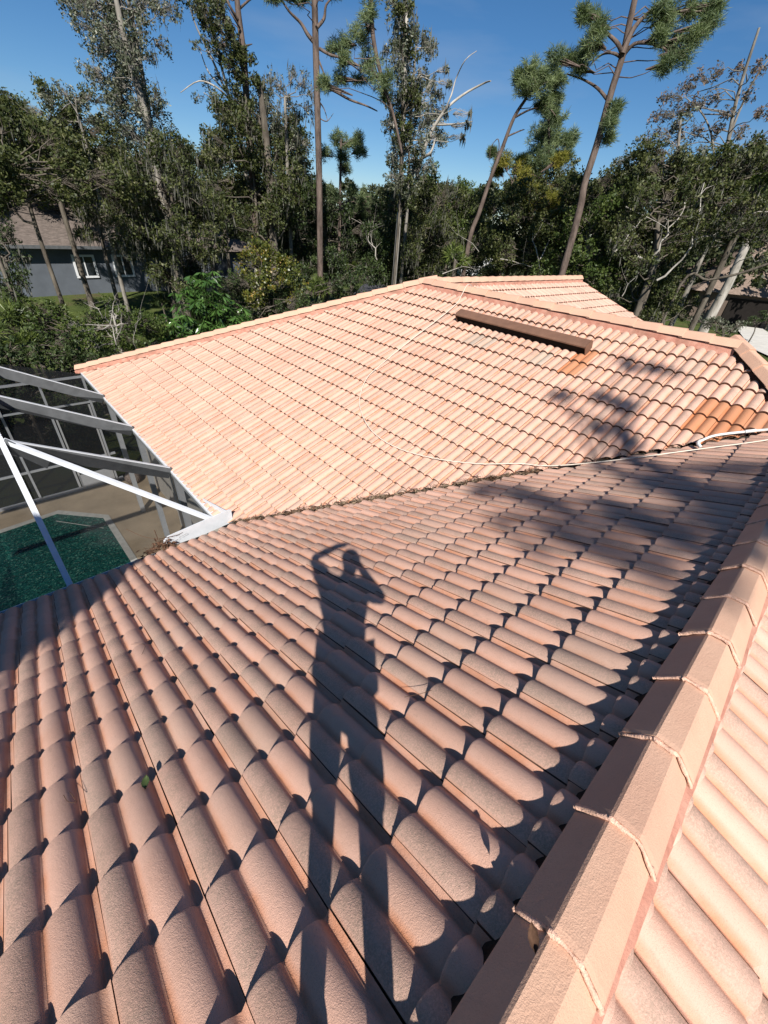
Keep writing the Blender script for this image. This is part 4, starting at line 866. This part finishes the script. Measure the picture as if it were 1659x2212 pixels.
# umbrella tree
def umbrella_tree(cl,d,label):
    c0=at(430,690,d); root=empty('umbrella_tree',(float(c0[0]),float(c0[1]),gz(c0[0],c0[1])),label=label,cat='tree')
    C=[];D=[];Ls=[];st=MB()
    b=Vector((c0[0],c0[1],gz(c0[0],c0[1])))
    for x,y,rp,k in cl:
        for _ in range(k):
            a=sph(1)[0]*RNG.random()**.4; q=at(x+a[0]*rp,y-a[1]*rp*.8,d+a[2]*1.0)
            st.tube(wob(b.lerp(Vector(q),.45),q,3,.06),[.03,.02,.012,.010],4,cap=False)
            m_=RNG.integers(9,13); ph=RNG.random()*6.28; tl=RNG.normal(size=2)*.25
            for j in range(m_):
                t=ph+j*2*math.pi/m_; dv=np.array([math.cos(t),math.sin(t),-.55+RNG.normal()*.12+tl[0]*math.cos(t)+tl[1]*math.sin(t)]); ll=RNG.uniform(.26,.40)
                C.append(q+dv*ll*.55); D.append(dv); Ls.append(ll)
    leaves('leaflets',np.array(C),np.array(D),np.array(Ls),np.array(Ls)*.24,M['gloss'],root); st.build('stems',M['shrub'],root)
umbrella_tree([(440,605,34,22),(410,640,40,26),(460,650,44,34),(500,680,36,26),(440,690,44,34),(390,690,40,26),(360,700,30,14),(520,690,20,10),(480,715,30,16),(400,730,36,20),(350,735,26,12)],21,'glossy umbrella tree with finger leaves above the far hip ridge')
def shrub(name,label,d,clumps,leaf,L_=.10,Wd=.06,dens=1.,cat='shrub',kind='broad',bark_='oakbark',**k):
    x,y=clumps[0][:2]; return tree(name,label,cat,None,d,[(x,y),(x,y+25)],.06,clumps,leaf=leaf,L_=L_,Wd=Wd,dens=dens,kind=kind,bark_=bark_,**k)
shrub('croton_bush','big yellow and red flecked bush behind the far hip ridge',23,[(580,600,34),(540,570,36),(590,550,36),(620,580,34),(560,620,34),(610,620,32),(545,640,28),(590,650,30),(640,620,26),(530,600,28),(560,535,28),(640,650,24),(600,670,24)],'croton',L_=.11,Wd=.07,dens=1.2)
shrub('shrub','dark green bush between the umbrella tree and the yellow bush',22,[(540,680,30),(510,700,26),(570,690,26),(610,670,24),(650,660,26),(690,660,20),(655,640,22)],'darkleaf')
shrub('shrub','feathery light shrub with pale bare stems in front of the lawn',19,[(250,680,30),(215,700,32),(290,690,30),(180,720,34),(250,720,34),(320,710,26),(200,750,34),(270,760,36),(150,700,24),(330,740,30),(230,650,20)],'shrub',dens=.7,bark_='whitebark')
shrub('shrub','dark hedge foliage along the lower left behind the screen cage',17,[(20,760,40),(80,770,40),(140,770,40),(200,780,36),(100,740,34),(-30,770,40),(150,740,30),(250,785,30),(40,800,30)],'darkleaf')
shrub('shrub','leafy dark bush at the left edge beside the blue grey house',25,[(15,560,34),(40,600,34),(10,620,36),(-20,580,36),(50,560,20),(10,500,36),(-20,520,30),(30,640,26)],'darkleaf',moss=.8)
snag('bare_shrub','pale bare forked stems standing in the shrub left of the umbrella tree',18,[([(255,770),(248,735),(240,700),(215,670),(195,650)],.022),([(248,735),(262,700),(260,670)],.016),([(240,700),(245,660),(250,640)],.012),([(300,770),(290,740),(292,700)],.014),([(215,670),(180,655)],.01)],cat='shrub')
shrub('hedge','clipped grey green hedge beside the concrete driveway',38,[(1560,705,20,.7),(1530,700,18,.8),(1585,712,20,.7),(1500,690,20,.8),(1600,700,14,.7),(1545,690,16,.7)],'greyleaf',cat='hedge',L_=.12)
shrub('shrub','dark bushes below the brown roofed house near the driveway',46,[(1630,690,16,.7),(1655,680,18,.7),(1615,700,12,.7),(1680,690,20)],'darkleaf',L_=.14)
shrub('shrub','leafy bushes at the foot of the tree line right of the roof',26,[(1430,690,20),(1400,680,24),(1450,660,24),(1480,680,20),(1440,630,26),(1500,650,20)],'oakleaf')
# far wood that closes the view
def farwood():
    C=[];D=[]
    for _ in range(2100):
        x=RNG.uniform(-150,1800); d=RNG.uniform(52,85)
        top=402 if x<900 else 392
        top=top+25*mnoise.noise(Vector((x*.012,3.3,0)))+10*mnoise.noise(Vector((x*.05,7.3,0)))
        if x<420: top-=60
        if x>1350: top-=20
        if 930<x<1040: top+=12
        y=top+(640-top)*RNG.random()**1.4 ; rp=RNG.uniform(12,24)
        if y<top+12: rp*=.55
        q=at(x,y,d); r=rp*pxm(x,y,d); n=95
        C.append(q+sph(n)*(RNG.random((n,1))**.5)*r); D.append(sph(n))
    C=np.vstack(C);D=np.vstack(D);n=len(C)
    o=leaves('distant_woods',C,D,RNG.uniform(.25,.6,n),RNG.uniform(.16,.34,n),M['farwood']); tag(o,'dark mass of trees beyond the gardens closing the view','woods',kind='stuff')
farwood()
# unseen trees behind the photographer; crowns shaped for soft blotches and lower left shade
def behind(name,label,targets,t,kind,leaf,L_,Wd,dens,bark_,cat):
    ps=[np.array(q)-SUN*t*RNG.uniform(.97,1.03) for q,_ in targets]; c=sum(ps)/len(ps)
    root=empty(name,(float(c[0]),float(c[1]),-3.85),label=label,cat=cat)
    mb=MB(); mb.tube([(c[0]-1,c[1]-.5,-3.9),(c[0]-.3,c[1],c[2]*.5),(c[0],c[1],c[2]-.3)],[.32,.24,.12],8)
    C=[];D=[];RN=[]
    for (q,r),p in zip(targets,ps):
        mb.tube(wob((c[0],c[1],c[2]-1.2),p,4,.08),[.08,.06,.045,.03,.015],4,cap=False)
        if kind=='pine':
            K=int(14*dens*r*r)+4; kc=p+sph(K)*r*.9*RNG.random((K,1))**.4; nn=70
            idx=np.repeat(np.arange(K),nn); dr=sph(K*nn); C.append(kc[idx]+dr*L_*.45); D.append(dr)
        else:
            n=int(dens*r*r*420); pp,_,_=blobs(p,r,.9,n,40,.34); C.append(pp); D.append(sph(n))
    C=np.vstack(C);D=np.vstack(D);n=len(C)
    leaves('needles' if kind=='pine' else 'foliage',C,D,L_*RNG.uniform(.8,1.2,n),np.full(n,Wd),M[leaf],root); mb.build('trunk',M[bark_],root)
hh=lambda x,y,P=0:hit(x,y,(0,S,1),0) if P==0 else hit(x,y,(-S,0,1),0)
behind('shade_pine','tall pine behind the photographer whose crown dapples the roof',
 [(hh(1080,1060),.30),(hh(1180,1090),.42),(hh(1260,1130),.42),(hh(1160,1150),.30),(hh(1340,1090),.34),(hh(1420,1040),.40),(hh(1500,1060),.40),(hh(1580,1040),.36),(hh(1600,1120),.32),(hh(1450,1150),.30),(hh(1380,1200),.26),(hh(1500,1180),.24),(hh(1560,1010),.26),(hh(1640,1000),.26),
  (hh(1215,865,1),.20),(hh(1280,910,1),.26),(hh(1330,930,1),.26),(hh(1380,960,1),.24),(hh(1300,860,1),.14),(hh(1430,800,1),.20),(hh(1360,790,1),.16),(hh(1350,880,1),.15),(hh(1650,1120),.22)],24,'pine','needle',.22,.014,.85,'pinebark','pine tree')
behind('shade_oak','unseen oak left behind the photographer, crown shaped to shade the lower left roof corner',
 [((-2.12,-.62,.3),.36),((-1.72,.0,0.),.42),((-2.6,-1.05,.5),.45),((-2.95,-1.02,.45),.62),((-3.25,-1.75,.75),.55),((-2.42,-.35,.15),.58),((-1.95,.22,-.05),.42),((-2.98,-.50,.2),.72),((-3.60,-1.35,.6),.75),((-2.45,.45,0),.62),((-3.1,.5,0),.9),((-4.2,-.5,.2),1.1),((-4.5,-2.1,.9),.9),((-3.6,-.3,.1),.8),((-2.2,1.1,-.2),.6)],9,'broad','oakleaf',.13,.09,9.,'oakbark','oak tree')

# ------------------------------------------------------------------ neighbour houses, mailbox
def hip(mb,c,hw,hd,z,h,rot,ov=.5,ridge=.5):
    R_=Matrix.Rotation(rot,4,'Z'); c=Vector(c)
    P=[(-hw-ov,-hd-ov,z),(hw+ov,-hd-ov,z),(hw+ov,hd+ov,z),(-hw-ov,hd+ov,z),(-max(.01,hw-hd)*ridge,0,z+h),(max(.01,hw-hd)*ridge,0,z+h)]
    P=[c+R_@Vector(p) for p in P]; mb.add(P,[(0,1,5,4),(1,2,5),(2,3,4,5),(3,0,4),(0,3,2,1)])
def local(c,rot):
    return Matrix.Translation(Vector(c))@Matrix.Rotation(rot,4,'Z')
def boxL(mb,Mt,c,h,m=0):
    n=len(mb.v); mb.box(c,h,None,m); mb.v[n:]=[tuple(Mt@Vector(v)) for v in mb.v[n:]]
a=at(62,640,37.);b=at(400,600,41.)
gA=-1.72
ax=Vector((b[0]-a[0],b[1]-a[1],0)); rotA=math.atan2(ax.y,ax.x); LA=ax.length
cA=Vector(((a[0]+b[0])/2,(a[1]+b[1])/2,gA))+Vector((-math.sin(rotA),math.cos(rotA),0))*5
hs_=empty('neighbour_house',cA,label='blue grey house with a weathered brown grey shingle roof behind the left trees',cat='house')
Mt=local(cA,rotA)
q=MB(); boxL(q,Mt,(0,0,1.5),(LA/2,5,1.5)); q.build('wall',M['bluewall'],hs_)
q=MB(); P=[(-LA/2-.6,-5.6,2.95),(LA/2+.6,-5.6,2.95),(LA/2+.6,5.6,2.95),(-LA/2-.6,5.6,2.95),(-1.4,-1.,6.0),(LA/2-4.,-1.,5.8),(-LA/2+3,-1.2,6.0)]
P=[Mt@Vector(p) for p in P]; q.add(P,[(0,1,5,6),(1,2,5),(2,3,6,5),(3,0,6)]); q.build('roof',M['shingle'],hs_)
q=MB(); P=[(-LA/2+1.0,-2.,5.6),(1.,-2.,5.6),(.2,.8,7.7),(-LA/2+3.4,.8,7.7),(1.5,3.6,5.6),(-LA/2+1,3.6,5.6)]; P=[Mt@Vector(p) for p in P]
q.add(P,[(0,1,2,3),(1,4,2),(4,5,3,2),(5,0,3)]); q.build('roof',M['shingle'],hs_)
q=MB(); boxL(q,Mt,(0,-5.62,2.88),(LA/2+.6,.04,.09)); q.build('fascia',M['greyalu'],hs_)
for xw,ww in ((180,.62),(275,.60)):
    t_=None
    p=at(xw,580,38.5); lx=(Vector((p[0],p[1],0))-Vector((cA.x,cA.y,0))).dot(ax.normalized())
    f=MB(); 
    for dx in (-ww,ww): boxL(f,Mt,(lx+dx,-5.03,1.75),(.06,.05,.62))
    for dz in (-.62,.62): boxL(f,Mt,(lx,-5.03,1.75+dz),(ww+.06,.055,.06))
    boxL(f,Mt,(lx,-5.02,1.75),(.03,.04,.6))
    wf=f.build('window',M['white'],hs_)
    f=MB(); boxL(f,Mt,(lx,-5.005,1.75),(ww,.02,.6)); f.build('pane',M['glass'],wf)
f=MB(); boxL(f,Mt,(LA/2-.5,-5.02,1.),(.12,.04,1.)); f.build('downspout',M['white'],hs_)
c2=at(478,600,45.); c2=Vector((c2[0],c2[1],gA)); h2=empty('neighbour_wing',c2,label='small hip roofed building behind the mossy oak, left of the yellow bush',cat='house')
q=MB(); boxL(q,local(c2,rotA+.1),(0,0,1.4),(1.8,2.5,1.4)); q.build('wall',M['bluewall'],h2)
q=MB(); hip(q,c2,1.8,2.5,2.8,1.6,rotA+.1,.5,.5); q.build('roof',M['shingle'],h2)
ut=empty('utility_trailer',at(468,598,40.)*[1,1,0]+np.array([0,0,gA]),label='pale boxy utility cabinet standing on the lawn by the small building',cat='cabinet')
uc=Vector(ut.location)
q=MB(); boxL(q,local(uc,rotA),(0,0,.55),(.9,.5,.5)); q.build('cabinet_body',M['greyalu'],ut)
q=MB(); boxL(q,local(uc,rotA),(0,0,1.09),(.98,.56,.035)); q.build('cabinet_lid',M['white'],ut)
# right hand house
cR=at(1590,660,62.); cR=Vector((cR[0],cR[1],-1.65)); rotR=-.95
h3=empty('brown_house',cR,label='low house with a brown hip roof and dark garage behind the pale leaning trunk',cat='house')
q=MB(); boxL(q,local(cR,rotR),(0,0,1.4),(6.2,5,1.4)); q.build('wall',M['darkwall'],h3)
q=MB(); hip(q,cR,6.2,5,2.75,4.6,rotR,.7,.3); q.build('roof',M['shingle2'],h3)
q=MB(); boxL(q,local(cR,rotR),(-1.4,-5.05,1.2),(1.9,.06,1.2)); q.build('garage_opening',M['black'],h3)
q=MB(); boxL(q,local(cR,rotR),(2.2,-5.06,1.1),(1.2,.05,1.1)); q.build('wall_panel',M['tanwall'],h3)
q=MB(); boxL(q,local(cR,rotR),(4.7,-5.06,1.6),(.9,.06,.35)); q.build('window',M['white'],h3)
cR2=at(1690,630,72.); cR2=Vector((cR2[0],cR2[1],-1.65))
h4=empty('grey_house',cR2,label='grey roofed house cut off by the right edge behind the brown roofed one',cat='house')
q=MB(); boxL(q,local(cR2,rotR),(0,0,1.4),(7,6,1.4)); q.build('wall',M['darkwall'],h4)
q=MB(); hip(q,cR2,7,6,2.8,5.4,rotR,.6,.5); q.build('roof',M['shingle'],h4)
# white house glimpsed behind the peak
cW=at(1035,594,70.); cW=Vector((cW[0],cW[1],-1.65)); h5=empty('white_house',cW,label='white walled house barely glimpsed through the trees behind the roof peak',cat='house')
q=MB(); boxL(q,local(cW,.8),(0,0,1.6),(2.4,3,1.6)); q.build('wall',M['white'],h5)
q=MB(); hip(q,cW,2.4,3,3.2,1.8,.8); q.build('roof',M['shingle'],h5)
# mailbox
pm=at(786,583,60.); gm=gz(pm[0],pm[1])+.1
mbx=empty('mailbox',(float(pm[0]),float(pm[1]),gm),label='white post mailbox beside the road seen between the trees',cat='mailbox')
q=MB(); q.box((pm[0],pm[1],gm+.75),(.13,.13,.95)); q.box((pm[0],pm[1],gm+1.72),(.17,.17,.04)); q.build('post',M['white'],mbx)
q=MB(); boxL(q,local((pm[0],pm[1],gm),-.7),(-.35,0,1.35),(.42,.16,.19)); boxL(q,local((pm[0],pm[1],gm),-.7),(-.35,0,1.12),(.5,.06,.05)); q.build('box',M['white'],mbx)

# ------------------------------------------------------------------ the photographer (stands behind the lens; only the shadow is in view)
AZ=Vector((.6449,.7643,0)); RT=Vector((.7643,-.6449,0)); P0=Vector((-2.27,-5.50,2.50))
def bp(r,f,h): return P0+RT*r+AZ*f+Vector((0,0,h))
def skin(name,pts,edges,rad,m,parent,root_i=0,sub=2):
    me=bpy.data.meshes.new(name); me.from_pydata([tuple(p) for p in pts],edges,[]); me.materials.append(m)
    o=link(name,me,parent)
    sk_=o.modifiers.new('skin','SKIN'); me.skin_vertices or None
    for i,r in enumerate(rad):
        v=me.skin_vertices[0].data[i]; v.radius=(r,r) if not isinstance(r,tuple) else r; v.use_root=(i==root_i)
    ss=o.modifiers.new('sub','SUBSURF'); ss.levels=sub; ss.render_levels=sub
    for p in me.polygons: p.use_smooth=True
    return o
def skin_obj(name,pts,edges,rad,m,parent,root_i=0):
    bm=bmesh.new(); ly=bm.verts.layers.skin.verify(); vs=[bm.verts.new(p) for p in pts]; [bm.edges.new((vs[a],vs[b])) for a,b in edges]
    for i,v in enumerate(vs):
        r=rad[i]; v[ly].radius=r if isinstance(r,tuple) else (r,r); v[ly].use_root=(i==root_i)
    me=bpy.data.meshes.new(name); bm.to_mesh(me); bm.free(); me.materials.append(m)
    o=link(name,me,parent); o.modifiers.new('skin','SKIN').use_smooth_shade=True
    ss=o.modifiers.new('sub','SUBSURF'); ss.levels=1; ss.render_levels=2; return o
M['skin']=simple('skin',(.42,.25,.17),.6,.3,.08,8); M['shirt']=simple('dark_shirt',(.06,.08,.12),.9,.1,.1,8); M['shorts']=simple('khaki_shorts',(.22,.18,.12),.9,.1,.1,8); M['shoe']=simple('shoe',(.08,.07,.07),.8,.2,.1,8); M['hair']=simple('hair',(.05,.03,.02),.8,.2,.2,30)
man=empty('person',P0,label='person in dark shirt and khaki shorts holding up a phone on the ridge',cat='person')
J=dict(pel=(.04,0,.93),sp=(.03,.0,1.15),ch=(.02,.0,1.38),nk=(.04,.01,1.56),hd0=(.06,.03,1.66),hd1=(.065,.04,1.76),hd2=(.06,.02,1.84),
 shR=(.20,0,1.50),elR=(.33,.06,1.33),wrR=(.16,.20,1.52),haR=(.10,.24,1.60),shL=(-.16,0,1.50),elL=(-.35,.04,1.74),wrL=(-.09,.12,1.86),haL=(0.02,.15,1.87),
 hpR=(.13,0,.88),knR=(.175,.02,.50),anR=(.19,-.02,.10),ftR=(.21,.12,.05),hpL=(-.05,0,.88),knL=(-.02,.03,.50),anL=(-.01,-.02,.10),ftL=(0.0,.12,.05))
nm=list(J); pts=[bp(*J[k]) for k in nm]; ix={k:i for i,k in enumerate(nm)}
E_=[('pel','sp'),('sp','ch'),('ch','nk'),('nk','hd0'),('hd0','hd1'),('hd1','hd2'),('ch','shR'),('shR','elR'),('elR','wrR'),('wrR','haR'),('ch','shL'),('shL','elL'),('elL','wrL'),('wrL','haL'),('pel','hpR'),('hpR','knR'),('knR','anR'),('anR','ftR'),('pel','hpL'),('hpL','knL'),('knL','anL'),('anL','ftL')]
rad=dict(pel=.14,sp=.125,ch=.15,nk=.055,hd0=.075,hd1=.10,hd2=.075,shR=.065,elR=.055,wrR=.036,haR=.035,shL=.065,elL=.055,wrL=.036,haL=.035,hpR=.09,knR=.058,anR=.038,ftR=.04,hpL=.09,knL=.058,anL=.038,ftL=.04)
skin_obj('body',pts,[(ix[a],ix[b]) for a,b in E_],[rad[k] for k in nm],M['skin'],man)
sub=['pel','sp','ch','shR','elR','shL','elL']; E2=[('pel','sp'),('sp','ch'),('ch','shR'),('shR','elR'),('ch','shL'),('shL','elL')]
i2={k:i for i,k in enumerate(sub)}; J2=dict(J); J2['elR']=(.30,.05,1.37); J2['elL']=(-.30,.03,1.68)
skin_obj('shirt',[bp(*J2[k]) for k in sub],[(i2[a],i2[b]) for a,b in E2],[.165,.16,.165,.09,.075,.09,.075],M['shirt'],man)
sub=['pel','hpR','knR','hpL','knL']; i2={k:i for i,k in enumerate(sub)}; J2['knR']=(.175,.02,.46); J2['knL']=(-.03,.02,.46)
skin_obj('shorts',[bp(*J2[k]) for k in sub],[(0,1),(1,2),(0,3),(3,4)],[.15,.10,.082,.10,.082],M['shorts'],man)
hb=MB(); c=bp(.062,.015,1.80); V=[];F=[];n=14
for i in range(7):
    th=i/6*1.75
    for j in range(n): V.append(c+RT*(.098*math.sin(th)*math.cos(j*2*math.pi/n))+AZ*(.108*math.sin(th)*math.sin(j*2*math.pi/n)-.012)+Vector((0,0,.09*math.cos(th))))
for i in range(6):
    for j in range(n): F.append((i*n+j,(i+1)*n+j,(i+1)*n+(j+1)%n,i*n+(j+1)%n))
hb.add(V,F,0,True); hb.build('hair',M['hair'],man)
for hand,s in (('haR',1),('haL',-1)):
    c=bp(*J[hand]); tgt=Vector(CAM)-AZ*.06+RT*(.05*s)
    if s<0: tgt=Vector(CAM)-AZ*.07+RT*(-.07)+Vector((0,0,.12))
    for k in range(5):
        o_=RT*(.018*(k-2)*s)+Vector((0,0,.008*(2-k)))
        p1=c+o_*.9; d_=(tgt-c)*(.30 if k!=4 else .2); p2=p1+d_*.5+Vector((0,0,.012)); p3=p1+d_
        skin_obj('finger',[p1,p2,p3],[(0,1),(1,2)],[.0095,.009,.0075],M['skin'],man)
for s in ('R','L'):
    sb=MB(); a_=Vector(bp(*J['an'+s])); f_=Vector(bp(*J['ft'+s])); sb.tube([a_-AZ*.06-Vector((0,0,.05)),a_+AZ*.02-Vector((0,0,.05)),f_-Vector((0,0,.01)),f_+AZ*.07-Vector((0,0,.02))],[.035,.05,.045,.025],8); sb.build('shoe',M['shoe'],man)
ph=MB(); ph.box(Vector(CAM)-Vector(_f)*.035+Vector(_U)*-.05,(.036,.0045,.075),Matrix((Vector(_R),Vector(_f),Vector(_U))).transposed()); 
tag(ph.build('phone',M['black']),'black phone held up at eye height by the person on the ridge','phone')
GR={'oak_tree':'oaks round the gardens','cabbage_palm':'cabbage palms among the trees','saw_palmetto':'palmettos below the far roof','shrub':'shrubs below the trees','young_pine':'young pines','silver_leaved_tree':'silver leaved trees','sparse_grey_tree':'sparse grey trees','dead_branch':'bare dead branches','laurel_oak':'dense laurel oaks','dense_bush_tree':'garden bushes','eucalyptus_tree':'eucalyptus trees','climbing_vine':'vines on tall trunks','twig':'twigs lying on the tiles'}
for o in scn.objects:
    if o.parent is None and 'category' in o and o.name.split('.')[0] in GR: o['group']=GR[o.name.split('.')[0]]
print('leaves',NLEAF[0],'tile objects',nobj,'tiles',len(tiles))
